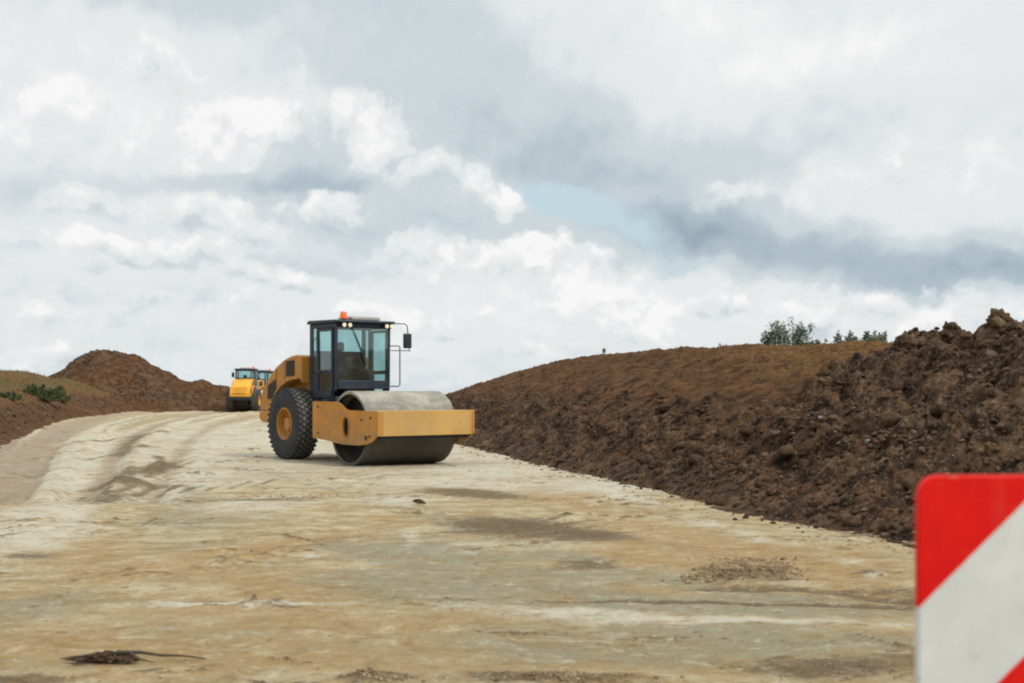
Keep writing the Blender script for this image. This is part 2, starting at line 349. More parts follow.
for a in [(518,526,50,6,1.4,-.9,-.03),(600,535,26,3,.55,-.8),(462,492,36,3,.9,-.6),(500,497,26,1.6,.4),(590,563,22,5,.6),(690,549,16,3,.3),(156,472,7,7,.8,0,.05),(162,466,4,7,.6,0,.04),(133,487,26,1.8,.9,0,.04),
          (100,503,14,2,.5),(75,500,10,2,.5),(215,500,50,1.5,.4),(750,574,38,7,.9,.2,.05),(560,680,70,5,.9,0,.03),(378,681,22,4,.9,0,.03),(830,668,70,7,.8),(910,655,30,6,.5),(20,681,46,5,.8),(28,557,22,2.5,.6),  # last patch in this row is a shadow painted into the ground colour
          (205,602,30,1,.4),(300,500,30,1.2,.35),(690,500,20,2,.5),(740,520,26,2,.4),(640,506,30,1.2,.45),(520,634,34,1.5,.6),(650,638,34,2,.5),(960,600,60,6,.5),(40,640,30,2,.2),(135,436,4,6,.7),(124,452,3,6,.6),(700,600,200,.9,.35),(880,590,40,2.5,.45),(430,415,60,2,.2),
          (560,570,14,5,.25),(640,580,12,4,.25),(540,440,30,3,.3),(330,540,24,1.5,.35),(75,580,20,2,.35),(240,560,30,1.2,.3),(345,588,30,1.2,.4)]:
    patch(damp_shade, *a)
for a in [(310,589,58,9,1.0,-.3),(250,640,180,18,.55),(100,545,90,18,.35),(18,515,22,9,.8),(93,470,9,17,.8),(88,500,20,5,.4),(640,540,70,18,.45),(820,565,70,12,.6),(850,602,70,5,.7),(450,648,160,12,.5),(800,658,100,9,.75),
          (270,545,40,8,.4),(180,570,80,6,.3),(380,520,40,10,.3),(600,560,80,7,.5),(700,590,90,6,.4),(300,600,20,3,.6),(880,640,60,8,.4),(90,600,70,4,.3),(20,655,60,8,.4),(740,545,60,6,.5),(560,500,30,5,.3)]:
    patch(ochre, *a)
for a in [(480,592,95,13,.95),(690,640,130,10,1.0),(770,600,80,4,.4),(360,578,45,6,.6),(30,605,45,13,.6),(95,455,40,26,.45),(30,470,40,22,.35),(400,550,50,8,.4),(590,600,60,6,.5),(420,545,40,12,.35),(480,560,60,6,.6,-.5),(560,575,50,4,.6,-.4),(250,425,60,3,.4),(400,475,120,3,.4),(230,467,60,3,.35),(250,520,60,4,.4),(470,470,60,3,.3),(600,650,80,8,.4)]:
    patch(grey, *a)
for a in [(600,478,90,9,.9),(520,462,70,7,.9),(720,621,170,3.5,.75),(560,612,60,5,.6),(250,505,50,6,.6),(230,430,110,10,.6),(310,450,90,12,.55),(410,538,9,7,.7),(175,605,60,3,.7),(450,605,30,3,.5),(380,445,200,20,.4),(300,605,60,1.5,.6),(420,485,60,5,.5),(560,640,60,2,.5),(400,500,30,4,.6),(520,545,60,6,.4),(740,490,60,5,.5),(640,520,40,4,.3),(200,480,50,6,.5),(100,530,50,4,.4),(850,540,60,3,.4),(790,585,30,3,.5),(30,570,40,3,.4),(180,630,60,2,.4)]:
    patch(pale, *a)
pale += .15*sstep(17, 34, RY)
grey += .16*sstep(22, 45, RY)
ochre += .30*sstep(13, 8, RY); grey += .28*sstep(10, 7, RY)
track(damp_shade, [(540,599),(700,601),(920,606)], .05, .8, -.012)
track(pale, [(500,608),(700,618),(920,622)], .16, .35)
track(damp_shade, [(640,475),(700,498),(760,512),(920,548)], .06, .5, -.01)
track(grey, [(330,543),(420,566),(500,588),(640,606),(915,612)], .22, .55, -.02)
track(pale, [(0,560),(70,478),(110,440),(170,420),(230,413)], .5, .6, .012)
track(grey, [(0,455),(70,432),(150,418),(225,412)], .9, .4, -.015)
track(damp_shade, [(120,500),(128,462),(140,436),(170,422)], .25, .32, .03)
track(ochre, [(70,560),(88,500),(95,455),(120,430)], .35, .4)
track(damp_shade, [(240,500),(330,497),(440,492)], .05, .45, .01)
for k in range(9): track(damp_shade, [(60+24*k, 503-2*k), (84+24*k, 494-2*k)], .05, .7, -.012)      # cleat prints
for k in range(14):                                                                             # wandering wheel marks
    x0 = random.uniform(-9, 4); y0 = random.uniform(8, 24); a = random.uniform(-.25, .35)
    p = [(512+F*(x0+L*math.cos(a+.05*L))/(y0+L*math.sin(a+.05*L)), HZ+F*CAM_H/(y0+L*math.sin(a+.05*L))) for L in np.linspace(0, 7, 5)]
    track([damp_shade, grey, pale, ochre][k % 4], p, random.uniform(.03, .09), .4, random.uniform(-.01, .01))
def cv(x): return [(x-26,500),(x-9,480),(x,460),(x+15,441),(x+42,425),(x+85,415),(x+150,410.5)]
def lanes(x, w, l=0, p=0, o=0, g=0, dz=0):
    for arr, a in ((lane, l), (pale, p), (ochre, o), (grey, g)):
        if a: track(arr, cv(x), w, a)
    z0 = np.zeros_like(rz); track(z0, cv(x), w, 1.0); rz[:] = rz+dz*z0
lane -= 0
lanes(-60, .8, 1.0, dz=-.04); lanes(-16, .42, 1.1, dz=-.05); lanes(26, .42, 1.2, dz=-.09); lanes(62, .16, -.9, .9, dz=.06); lanes(44, .10, .2, dz=-.03); lanes(90, .20, -.3, -.1, 1.1, dz=-.08); lanes(76, .09, -.4, .7, dz=.05); lanes(113, .22, .8, 0, 0, .5, dz=-.08)
lanes(131, .12, -.9, .5, .6, dz=.09); lanes(150, .20, -.6, .9, dz=.03); lanes(172, .22, .5, 0, .1, .5, dz=-.05); lanes(195, .15, -.3, .7, dz=.03); lanes(5, .07, -.5, .5, dz=.03)
track(damp_shade, [(150,480),(162,466),(158,458)], .10, .9, .05); track(damp_shade, [(118,455),(128,445),(140,438)], .12, .6, .04); track(ochre, [(140,490),(165,470),(150,450),(130,440)], .35, .7, .05)
track(ochre, [(470,470),(560,500),(700,540),(900,600)], .25, .5, -.02); track(grey, [(250,470),(380,500),(520,545),(760,600)], .22, .5, -.02); track(pale, [(480,458),(600,490),(760,540),(910,580)], .2, .5, .01)
track(ochre, [(0,600),(200,560),(420,520),(560,500)], .2, .45, -.015); track(damp_shade, [(690,588),(800,590),(920,600)], .07, .6, -.02); track(damp_shade, [(0,470),(40,455),(80,440)], .08, .25)
track(damp_shade, [(0,500),(60,452),(110,430)], .12, .22); track(damp_shade, [(180,500),(200,470),(250,452),(255,446)], .10, .25)
track(pale, [(30,540),(100,470),(125,440),(190,418)], .3, .7, .02); track(grey, [(170,540),(190,480),(150,445),(200,420)], .5, .5, -.03)
# surface drops away beyond the far bend
rz -= .0075*np.clip(RY-112, 0, None)*4
fr = np.stack([RX, RY, rz], -1).reshape(-1, 3)
tag(link_mesh('road', fr, grid_faces(*RX.shape), M['road'], smooth=180, attrs={'damp_shade': damp_shade.ravel(), 'ochre': ochre.ravel(), 'grey': grey.ravel(), 'pale': pale.ravel(), 'lane': lane.ravel()}), kind='structure')

# ------------------------------------------------------------------ embankments
def resample(P, step):
    P = np.array(P, float); out = []
    for i in range(len(P)-1):                                   # Catmull-Rom
        p0, p1, p2, p3 = P[max(i-1, 0)], P[i], P[i+1], P[min(i+2, len(P)-1)]
        for u in np.linspace(0, 1, 200, endpoint=False):
            out.append(.5*((2*p1)+(-p0+p2)*u+(2*p0-5*p1+4*p2-p3)*u*u+(-p0+3*p1-3*p2+p3)*u**3))
    out = np.array(out); L = np.concatenate([[0], np.cumsum(np.hypot(*np.diff(out, axis=0).T))])
    s = [0.]
    while s[-1] < L[-1]:
        y = np.interp(s[-1], L, out[:, 1]); s.append(s[-1]+step(y))
    s = np.array(s[:-1]); e = np.stack([np.interp(s, L, out[:, 0]), np.interp(s, L, out[:, 1])], 1)
    d = np.gradient(e, s, axis=0); d /= np.hypot(d[:, 0], d[:, 1])[:, None]
    return s, e, d
def u_of(x, y): return 512+F*x/np.maximum(y, 4)
SKY_R = ([380,430,450,470,490,520,560,600,680,760,870,1000,1200], [404,406,406,397,388,373,362.5,357,350.5,349,347,346,346])
HEAP = ([430,480,560,640,700,740,800,830,850,885,900,925,945,960,972,985,1005,1030,1200], [436,432,420,412,402,396,384,374,366,354,344,340,341,349,345,332,327,330,336])
def bank_right():
    s, e, d = resample([(8.5,-2),(7.2,3),(6.0,7.2),(4.05,12.7),(3.3,14.7),(2.56,17.6),(1.5,22),(.3,26.9),(-1.1,33.5),(-3.6,42),(-6.6,51),(-10,59)], lambda y: .045+.0022*max(0, y-14)*1.2)
    t = np.concatenate([np.linspace(-.9, 7, 190), np.geomspace(7.06, 34, 40)])
    n = np.stack([d[:, 1], -d[:, 0]], 1)
    S, T = np.meshgrid(s, t, indexing='ij')
    Xb = e[:, 0][:, None]+n[:, 0][:, None]*T; Yb = e[:, 1][:, None]+n[:, 1][:, None]*T
    c = e+n*6.0; zc = CAM_H+(HZ-np.interp(u_of(*c.T), *SKY_R))/F*c[:, 1]; zc = np.where(c[:, 1] < 14, np.minimum(zc, 2.2), zc)
    zc = zc*sstep(62, 50, e[:, 1])
    h = e+n*4.8; zh = CAM_H+(HZ-np.interp(u_of(*h.T), *HEAP))/F*h[:, 1]; zh = np.where(h[:, 1] < 13, 2.2, zh)*sstep(50, 34, h[:, 1])
    zc = zc[:, None]; zh = zh[:, None]
    wob = .22*fbm(S*.7, T*0+3.1, 4)+.16*fbm(S*2.2, T*0, 4)           # ragged toe
    Te = T+wob*sstep(1.5, .2, np.abs(T))
    prof = np.clip(Te/6.0, 0, 1); base = zc*(1.45*prof-.45*prof**2)*.97+zc*.03*sstep(.8, 1, prof)
    base = base-.035*np.clip(T-6.3, 0, None)-.006*np.clip(T-8, 0, None)**2
    base += np.where(Te < 0, Te*.35, 0)
    ph = np.clip(Te/4.8, 0, 1); heap = zh*(1.0*ph+.0*ph**2)*sstep(8.2, 5.0, T)
    hm = sstep(-.12, .12, heap-base)
    z = np.maximum(base, heap)
    low = sstep(3.9, 1.2, T+1.9*fbm(Xb*.55+.4*T, Yb*.55, 4, .6))              # dug, clodded lower band
    rough = np.clip(np.maximum(hm, low*.95), 0, 1)
    upper = sstep(.2, .8, Te)*(1-rough)
    amp = np.where(T > 0, 1, 0)*sstep(.0, 1.6, Te)**.8
    bil = np.abs(perlin(Xb*1.9+.5*perlin(Xb*3, Yb*3), Yb*1.9+T*.6))+.55*np.abs(perlin(Xb*4.3+.4*perlin(Xb*6, Yb*6), Yb*4.3+T*1.2+7))+.3*np.abs(perlin(Xb*9.1, Yb*9.1+T*2))
    z += amp*rough*(.20*fbm(Xb*.8, Yb*.8, 3, .6)+.40*(np.abs(perlin(Xb*1.05+3, Yb*1.05+T*.3))-.2)+.34*(bil-.45)+.03*fbm(Xb*13, Yb*13, 2)-.02)
    z += amp*upper*(.12*fbm(S*.35, T*1.5, 4)+.10*fbm(Xb*1.2, Yb*1.2+T, 4, .6, True)+.07*fbm(Xb*3, Yb*3, 4, .6)+.04*fbm(Xb*8, Yb*8, 3, .6))
    z -= .9*sstep(16, 33, T)
    fo = amp*rough*.11; Xb = Xb+fo*(perlin(Xb*2.3+31, Yb*2.3+z*2)+.5*perlin(Xb*6+3, Yb*6)); Yb = Yb+fo*(perlin(Xb*2.3+77, Yb*2.3-z*2)+.5*perlin(Xb*6+13, Yb*6))
    z = np.where(T < -.2, np.minimum(z, -.02+.3*(T+.2)), z)
    U = u_of(Xb, Yb)
    gr = sstep(2.6, 5.4, T)*(.12+.50*sstep(660, 800, U))+.25*sstep(5, 7, T)+.22*fbm(S*.25, T*1.1, 3)
    gr += .18*sstep(1.5, 3.5, T)
    st = .25*sstep(7, 12, T)
    o = link_mesh('embankment', np.stack([Xb, Yb, z], -1).reshape(-1, 3), grid_faces(len(s), len(t))[:, ::-1], M['soil'], smooth=180,
                  attrs={'rough': rough.ravel(), 'grass': (gr*(1-rough)).ravel(), 'streak': st.ravel(), 'dry': (hm*.35*sstep(740, 880, U)+.10+.35*np.clip(fbm(Xb*.6+4, Yb*.6, 3), 0, 1)).ravel()})
    tag(o, kind='structure'); return s, t, Xb, Yb, z, rough, gr*(1-rough)
SKY_L = ([-400,-100,0,25,45,60,120,200,260,400], [366,368,371,371.5,377,378,386,389,390,392])
def bank_left():
    s, e, d = resample([(-6.0,4),(-9,14),(-12.4,27),(-15.0,36.6),(-19.8,53),(-24.0,69),(-26.3,84),(-26.9,96),(-24.9,106),(-19,114),(-12,119),(-4,122)], lambda y: .10+.0016*max(0, y-30))
    t = np.concatenate([np.linspace(-1.2, 9, 110), np.geomspace(9.1, 40, 26)])
    n = np.stack([-d[:, 1], d[:, 0]], 1)
    S, T = np.meshgrid(s, t, indexing='ij')
    Xb = e[:, 0][:, None]+n[:, 0][:, None]*T; Yb = e[:, 1][:, None]+n[:, 1][:, None]*T
    c = e+n*6.; zc = CAM_H+(HZ-np.interp(u_of(*c.T), *SKY_L))/F*c[:, 1]
    zc = np.where(c[:, 1] < 34, 2.05, zc); u_c = u_of(*c.T); zc = zc*sstep(420, 330, u_c)+.0; zc = zc[:, None]
    wob = .3*fbm(S*.5, T*0+8, 4); Te = T+wob*sstep(1.8, .2, np.abs(T))
    pr = np.clip(Te/6., 0, 1); z = zc*(1.5*pr-.5*pr**2)-.03*np.clip(T-7, 0, None)-.004*np.clip(T-8, 0, None)**2*sstep(7, 30, T)
    z = np.where(Te < 0, Te*.3, z)
    low = sstep(3.0, 1.4, T+1.2*fbm(S*.3, T*.4, 3)); a = sstep(0, .7, Te); rough = low*a*.45
    z += a*(low*(.26*fbm(Xb*.8, Yb*.8, 4, .6, True)+.08*fbm(Xb*2.6, Yb*2.6, 4, .6))+.07*fbm(Xb*.6, Yb*.6, 4)+.05*fbm(Xb*2.2, Yb*2.2, 4, .6))
    z = np.where(T < -.3, np.minimum(z, -.02+.3*(T+.3)), z)
    gr = .26+sstep(.8, 2.6, T)*.62+.15*sstep(4, 6, T)+.5*fbm(S*.16, T*.4, 3)
    st = sstep(.9, 2.8, T)*(.52+.9*fbm(S*.2+7, T*.3, 3))
    o = link_mesh('embankment', np.stack([Xb, Yb, z], -1).reshape(-1, 3), grid_faces(len(s), len(t)), M['soil'], smooth=180,
                  attrs={'rough': rough.ravel(), 'grass': gr.ravel(), 'streak': st.ravel(), 'dry': (z*0+.2).ravel()})
    tag(o, kind='structure'); return s, t, Xb, Yb, z, rough, gr
BR = bank_right(); BL = bank_left()

# large spoil heap behind the left bank
def spoil_heap():
    cx, cy = -31.5, 97.
    x = np.linspace(-14, 15, 260); y = np.linspace(-10, 10, 150); Xh, Yh = np.meshgrid(x, y)
    SK = ([10,40,54,66,80,88,104,124,140,155,170,184,192,200,206,214,228,245,262], [396,385,377,370,358,353.5,351.5,352.5,359,368,375,381,384,382,383.5,387,388,391,397])
    u = u_of(cx+Xh, cy+Yh*0); top = CAM_H+(HZ-np.interp(u, *SK))/F*cy
    ax = np.abs(Yh)/9.; z = top*(1-ax**1.25)-.6
    g = sstep(1.0, .8, ax)
    z += g*(.42*fbm(Xh*.45, Yh*.45, 4, .6)+.26*fbm(Xh*1.5, Yh*1.5, 4, .65, True)+.14*fbm(Xh*5, Yh*5, 2))
    z += .55*(1-ax)
    r = .55+.5*fbm(Xh*.3, Yh*.3, 3); gr = .30*sstep(2, 0, z)+.12
    o = link_mesh('spoil_heap', np.stack([Xh, Yh, z], -1).reshape(-1, 3), grid_faces(150, 260), M['soil'], smooth=180,
                  attrs={'rough': r.ravel(), 'grass': gr.ravel(), 'streak': (z*0+.1).ravel(), 'dry': (z*0+.25).ravel()})
    o.location = (cx, cy, 0)
    tag(o, 'large rounded heap of dark brown soil rising behind the left bank of the road', 'soil heap')
spoil_heap()

# ------------------------------------------------------------------ clods and stones
import bmesh
def clod_variant(seed, sub=1, rough=.30):
    bm = bmesh.new(); bmesh.ops.create_icosphere(bm, subdivisions=sub, radius=1); v = np.array([p.co[:] for p in bm.verts]); f = np.array([[q.index for q in k.verts] for k in bm.faces]); bm.free()
    r = np.random.default_rng(seed)
    ph = r.uniform(0, 9, 3)
    n = fbm(v[:, 0]*1.9+ph[0]+v[:, 2], v[:, 1]*1.9+ph[1]-v[:, 2]*.9, 4, .65)
    v = v*(1+rough*2.6*n+r.uniform(-rough, rough, len(v))*(.6 if sub < 2 else .22))[:, None]*np.array([1, r.uniform(.5, .85), r.uniform(.4, .75)])
    for _ in range(9 if sub < 3 else 16):                    # broken faces
        nn = r.normal(size=3); nn /= np.linalg.norm(nn); dd = np.abs(v).max()*r.uniform(.42, .78); ex = np.clip(v@nn-dd, 0, None); v = v-ex[:, None]*nn*.95
    return v, f
VAR = [clod_variant(i, 2, .34) for i in range(14)]
def clod_mesh(name, pts, sizes, tones, mat=None):
    vs = []; fs = []; ts = []; o = 0
    for (p, sz, tn) in zip(pts, sizes, tones):
        v, f = VAR[rng.integers(14)]; a = rng.uniform(0, 6.28); b = rng.uniform(-.6, .6)
        ca, sa, cb, sb = math.cos(a), math.sin(a), math.cos(b), math.sin(b)
        Rm = np.array([[ca, -sa, 0], [sa, ca, 0], [0, 0, 1]])@np.array([[1, 0, 0], [0, cb, -sb], [0, sb, cb]])
        vs.append(v@Rm.T*sz+p); fs.append(f+o); ts.append(np.full(len(v), tn)); o += len(v)
    return link_mesh(name, np.concatenate(vs), np.concatenate(fs), mat or M['clod'], attrs={'tone': np.concatenate(ts)})
def scatter(B, n, ymax, smin, smax, key, power=2.2, tmax=7.0, falloff=1.3, sink=.25):
    s, t, Xb, Yb, z, rough, gr = B; nt = len(t)
    ti = np.where((t > .02) & (t < tmax))[0]
    w = key[:, ti]*np.gradient(s)[:, None]*np.gradient(t)[ti][None, :]/np.maximum(Yb[:, ti], 9)**falloff*(Yb[:, ti] > 7)*(Yb[:, ti] < ymax)
    w = w.ravel()/w.sum(); idx = rng.choice(len(w), n, p=w); si = idx//len(ti); tj = ti[idx % len(ti)]
    size = smin+(smax-smin)*rng.uniform(0, 1, n)**power*1.0
    size = np.maximum(size, Yb[si, tj]*.0004)
    P = np.stack([Xb[si, tj]+rng.uniform(-.03, .03, n), Yb[si, tj]+rng.uniform(-.03, .03, n), z[si, tj]+size*(.5-sink)-.0], 1)
    return P, size
P1, S1 = scatter(BR, 15000, 60, .010, .085, BR[5]**1.5*(.1+np.clip(fbm(BR[2]*.8, BR[3]*.8, 3)*1.6+.3, 0, 1)), 3.6, sink=.5)
P2, S2 = scatter(BR, 2500, 60, .008, .05, .2+0*BR[5], 3, sink=.4)
tt = rng.uniform(0, .96, 17500)**1.9
P5, S5 = scatter(BR, 420, 34, .07, .20, BR[5]**2, 2.4, sink=.45); P1 = np.concatenate([P1, P5]); S1 = np.concatenate([S1, S5]); tt = np.concatenate([tt, rng.uniform(.2, .85, 420)])
tag(clod_mesh('soil_clods', np.concatenate([P1, P2]), np.concatenate([S1, S2]), tt),
    'loose brown clods and pale stones strewn thickly over the right embankment', 'soil clods', kind='stuff')
P1, S1 = scatter(BL, 4200, 95, .02, .13, BL[5]+.04, 3.4, 9, 1.0, sink=.5)
tag(clod_mesh('soil_clods', P1, S1, rng.uniform(0, .9, len(P1))), 'loose reddish brown clods strewn over the left bank', 'soil clods', kind='stuff')
# crumbs on the road
def road_z(x, y):
    i_ = int(np.clip(np.searchsorted(ry, y), 0, len(ry)-1)); j_ = int(np.clip(np.searchsorted(rc, x/(y+12)), 0, len(rc)-1)); return float(rz[i_, j_])
pts = []; sz = []; tn = []
def crumbs(px, py, sx, sy, n, s0, s1, pw=2.5, t0=.0, t1=.75):
    for _ in range(n):
        x, y = G(px+random.gauss(0, sx), py+max(-2.2*sy, min(2.2*sy, random.gauss(0, sy)))); s_ = s0+(s1-s0)*random.random()**pw
        s_ *= .55; pts.append((x, y, road_z(x, y)+s_*.12)); sz.append(s_); tn.append(random.uniform(t0, t1))
crumbs(735,574,15,4,420,.012,.07,2.6); crumbs(765,568,14,4,380,.012,.08,2.6); crumbs(705,579,14,2,160,.01,.05); crumbs(790,577,10,3,120,.01,.05); crumbs(750,560,25,2,120,.01,.04); crumbs(560,681,40,3,420,.006,.035); crumbs(378,682,18,2,260,.006,.03); crumbs(850,668,50,5,300,.005,.02); crumbs(25,682,30,2.5,200,.005,.02)
crumbs(135,487,22,1.4,160,.01,.04); crumbs(157,472,4,4,120,.01,.05); crumbs(90,503,30,4,60,.01,.02); crumbs(290,497,30,1.5,160,.008,.04,3); crumbs(690,503,40,6,160,.008,.04); crumbs(520,634,26,1.4,160,.005,.018); crumbs(660,640,40,3,160,.005,.018)
crumbs(520,527,60,7,160,.006,.03); crumbs(350,590,160,30,260,.004,.014,3); crumbs(500,560,260,50,140,.004,.012,3,0,.9); crumbs(700,600,140,4,160,.005,.018); crumbs(130,436,5,8,50,.02,.05)
pts = np.array([(x, y, z) for x, y, z in pts]); tag(clod_mesh('earth_crumbs', pts, sz, tn, M['crumb']), 'small crumbs of dark earth scattered over the pale road surface', 'earth crumbs', kind='stuff')
# toe of right bank: spill on the road
P3, S3 = [], []
s, e_t = BR[0], None
ti0 = int(np.argmin(np.abs(BR[1]-0)))
for _ in range(900):
    i = random.randrange(len(s)); j = max(0, ti0-int(random.random()**2*16)); y = BR[3][i, j]
    if y < 8 or y > 45: continue
    z_ = random.random()**4*.04+.005; P3.append((BR[2][i, j], y, road_z(BR[2][i, j], y)+z_*.15)); S3.append(z_)
tag(clod_mesh('earth_crumbs', P3, S3, rng.uniform(0, .9, len(P3))), 'dark crumbs spilled along the foot of the right embankment', 'earth crumbs', kind='stuff')

# paler, stonier pockets in the dug earth
u_, v_ = 512+F*BR[2]/np.maximum(BR[3], 5), HZ-F*(BR[4]-CAM_H)/np.maximum(BR[3], 5)
CP, CS = [], []
for (cu, cv, su, sv, n_) in ((884,434,22,7,260),(862,440,12,5,120),(785,436,16,6,90),(800,420,26,8,90),(1000,352,20,6,140),(935,372,26,9,90),(905,400,16,14,90),(990,395,24,16,110),(960,450,30,10,110),(860,395,18,14,90),(700,470,50,10,120)):
    w_ = np.exp(-.5*(((u_-cu)/su)**2+((v_-cv)/sv)**2))*(BR[3] > 8)*(BR[3] < 45); w_ = w_.ravel()/w_.sum()
    for i_ in rng.choice(len(w_), n_, p=w_):
        q = .006+.05*random.random()**2.6; CP.append((BR[2].ravel()[i_], BR[3].ravel()[i_], BR[4].ravel()[i_]+q*.15)); CS.append(q)
tag(clod_mesh('stone_chips', np.array(CP), CS, rng.uniform(.55, .965, len(CS))), 'pale stone chips lying in pockets on the dark dug slope at right', 'stone chips', kind='stuff')
def big_clod(px, py, Y, w, label, group=None, tone=.4, h=1.0, seed=0, n=9, name='earth_clod'):
    x = (px-512)/F*Y; z = CAM_H+(HZ-py)/F*Y; rr = random.Random(seed); vs = []; fs = []; ts = []; o = 0
    for k in range(n):                                     # several fused lumps grown into one lump
        v, f = clod_variant(seed*31+k, 3, .16)
        sc_ = w*(.5 if k == 0 else rr.uniform(.18, .34)); a = rr.uniform(0, 6.28); d = 0 if k == 0 else w*rr.uniform(.25, .42)
        off = np.array([d*math.cos(a), d*math.sin(a)*.7, 0 if k == 0 else rr.uniform(-.25, .28)*w*h])
        vs.append(v*np.array([sc_, sc_, sc_*h*1.15])+off); fs.append(f+o); ts.append(np.full(len(v), tone+rr.uniform(-.15, .25))); o += len(v)
    v = np.concatenate(vs); v += .02*np.stack([fbm(v[:, 0]*9+v[:, 2]*7, v[:, 1]*9, 2), fbm(v[:, 1]*9, v[:, 2]*9, 2), fbm(v[:, 2]*9+4, v[:, 0]*9, 2)], 1)
    ob = link_mesh(name, v, np.concatenate(fs), M['clod'], smooth=38, attrs={'tone': np.concatenate(ts)}); ob.location = (x, Y, z)
    return tag(ob, label, 'earth clod', group)
big_clod(997, 322, 17.4, .34, 'tall light brown clod with a pointed top, highest on the skyline at the right edge', 'large clods on the crest', .66, 1.25, 1)
big_clod(968, 340, 17.6, .27, 'dark upright clod standing just left of the highest clod on the right skyline', 'large clods on the crest', .5, 1.3, 2)
big_clod(1018, 330, 17.2, .26, 'pale brown clod leaning at the very right edge of the skyline', 'large clods on the crest', .66, 1.0, 3)
big_clod(903, 343, 19.0, .30, 'wide dark clod at the left end of the rough heap on the right skyline', 'large clods on the crest', .2, .85, 4)
big_clod(946, 338, 18.4, .28, 'brown jagged clod in the middle of the rough heap on the right skyline', 'large clods on the crest', .5, .9, 5)
big_clod(925, 346, 18.6, .26, 'squat dark clod between the wide left clod and the jagged middle clod on the skyline', 'large clods on the crest', .3, .8, 6)
big_clod(826, 373, 20.5, .20, 'black clod lying at the lower edge of the ochre grass on the right bank', None, .15, .8, 8)
big_clod(841, 382, 20.0, .26, 'large dark clod below the ochre grass on the right bank', None, .15, .9, 9)
big_clod(773, 434, 18.4, .20, 'rounded tan clod half buried low in the right embankment', None, .75, .9, 10)
big_clod(735, 401, 24.0, .24, 'dark clod halfway up the right embankment above the tan one', None, .1, .6, 12)
x_, y_ = G(420, 505); c_ = big_clod(420, 503, y_, .17, 'small dark clod lying alone on the pale road in front of the roller', None, .1, .55, 11); c_.location.z = .05+road_z(x_, y_)
x_, y_ = G(830, 521); c_ = big_clod(830, 521, y_, .11, 'small whitish stone lying at the foot of the right embankment', None, 1.2, .6, 13, 3, 'stone'); c_.location.z = .08; c_['category'] = 'stone'
# twig-and-dirt lump on the road in the lower left
def debris():
    x0, y0 = G(108, 664)
    root = empty('root_lump', (x0, y0, road_z(x0, y0)+.012)); tag(root, 'dark muddy root lump with a long tapering tail lying on the road at lower left', 'root lump')
    vs = []; fs = []; ts = []; o = 0; rr = random.Random(5)
    for k in range(110):
        v, f = clod_variant(200+k, 2, .34); s_ = rr.uniform(.008, .024); xx = max(-.16, min(.16, rr.gauss(0, .085)))
        vs.append(v*np.array([s_*1.3, s_, s_*.8])+np.array([xx, rr.uniform(-.06, .06), .008+rr.random()*.042*max(0, math.cos(xx*8+.1))])); fs.append(f+o); ts.append(np.full(len(v), rr.uniform(.1, .75))); o += len(v)
    v, f = clod_variant(501, 3, .2); vs.append(v*np.array([.26, .07, .026])+np.array([0, 0, .012])); fs.append(f+o); ts.append(np.full(len(v), .3)); o += len(v)
    link_mesh('lump', np.concatenate(vs), np.concatenate(fs), M['clod'], root, 40, attrs={'tone': np.concatenate(ts)})
    b = MB(); b.tube([(.05, 0, .05), (.18, .02, .045), (.3, -.01, .035), (.42, .0, .03), (.56, -.03, .02)], .012, 7, .004); b.tube([(-.1, 0, .03), (-.2, .02, .02), (-.27, -.01, .015)], .009, 6, .003)
    b.tube([(.12, 0, .05), (.2, -.08, .03), (.29, -.12, .02)], .009, 5, .003); b.build('root', M['twig'], root)
debris()

# ------------------------------------------------------------------ grass and shrubs
def blades(name, B, n, key, hmin, hmax, mat, label, tmin, tmax, ymax=75, falloff=1.2):
    s, t, Xb, Yb, z, rough, gr = B; ti = np.where((t > tmin) & (t < tmax))[0]
    w = np.clip(key[:, ti], 0, 9)*np.gradient(s)[:, None]*np.gradient(t)[ti][None, :]/np.maximum(Yb[:, ti], 9)**falloff*(Yb[:, ti] > 9)*(Yb[:, ti] < ymax)
    w = w.ravel()/w.sum(); idx = rng.choice(len(w), n, p=w); si = idx//len(ti); tj = ti[idx % len(ti)]
    Bp = np.stack([Xb[si, tj]+rng.uniform(-.1, .1, n), Yb[si, tj]+rng.uniform(-.1, .1, n), z[si, tj]-.02], 1)
    h = rng.uniform(hmin, hmax, n)*(.6+.8*rng.uniform(0, 1, n)); a = rng.uniform(0, 6.28, n); wd = .006+h*.03+Bp[:, 1]*.0002
    side = np.stack([np.cos(a)*wd, np.sin(a)*wd, 0*a], 1); lean = np.stack([rng.normal(0, .35, n)*h, rng.normal(0, .35, n)*h, h], 1)
    V = np.stack([Bp-side, Bp+side, Bp+lean*.55+side*.5, Bp+lean], 1).reshape(-1, 3)
    f = np.arange(n)[:, None]*4+np.array([0, 1, 2, 3])[None, :]
    tag(link_mesh(name, V, f, mat), label, 'grass', kind='stuff')
blades('dry_grass', BR, 5000, (BR[6] > .30)*BR[6]*(.2+np.clip(fbm(BR[2]*.5, BR[3]*.5, 3)+.3, 0, 1)), .03, .10, M['drygrass'], 'short ochre dry grass growing on the upper right embankment', 3.4, 12, 60)
blades('dry_grass', BL, 9000, np.clip(BL[6], 0, 1)**1.3*(.15+np.clip(fbm(BL[2]*.4, BL[3]*.4, 3)+.3, 0, 1)), .06, .18, M['drygrass'], 'ochre dry grass growing on the top of the left bank', 2.2, 12, 100, .8)
blades('green_grass', BL, 7000, np.clip(fbm(BL[2]*.25+3, BL[3]*.25, 3)+.15, 0, 1), .06, .2, M['greengrass'], 'dull green grass patches growing on the left bank', 2.0, 12, 100, .8)
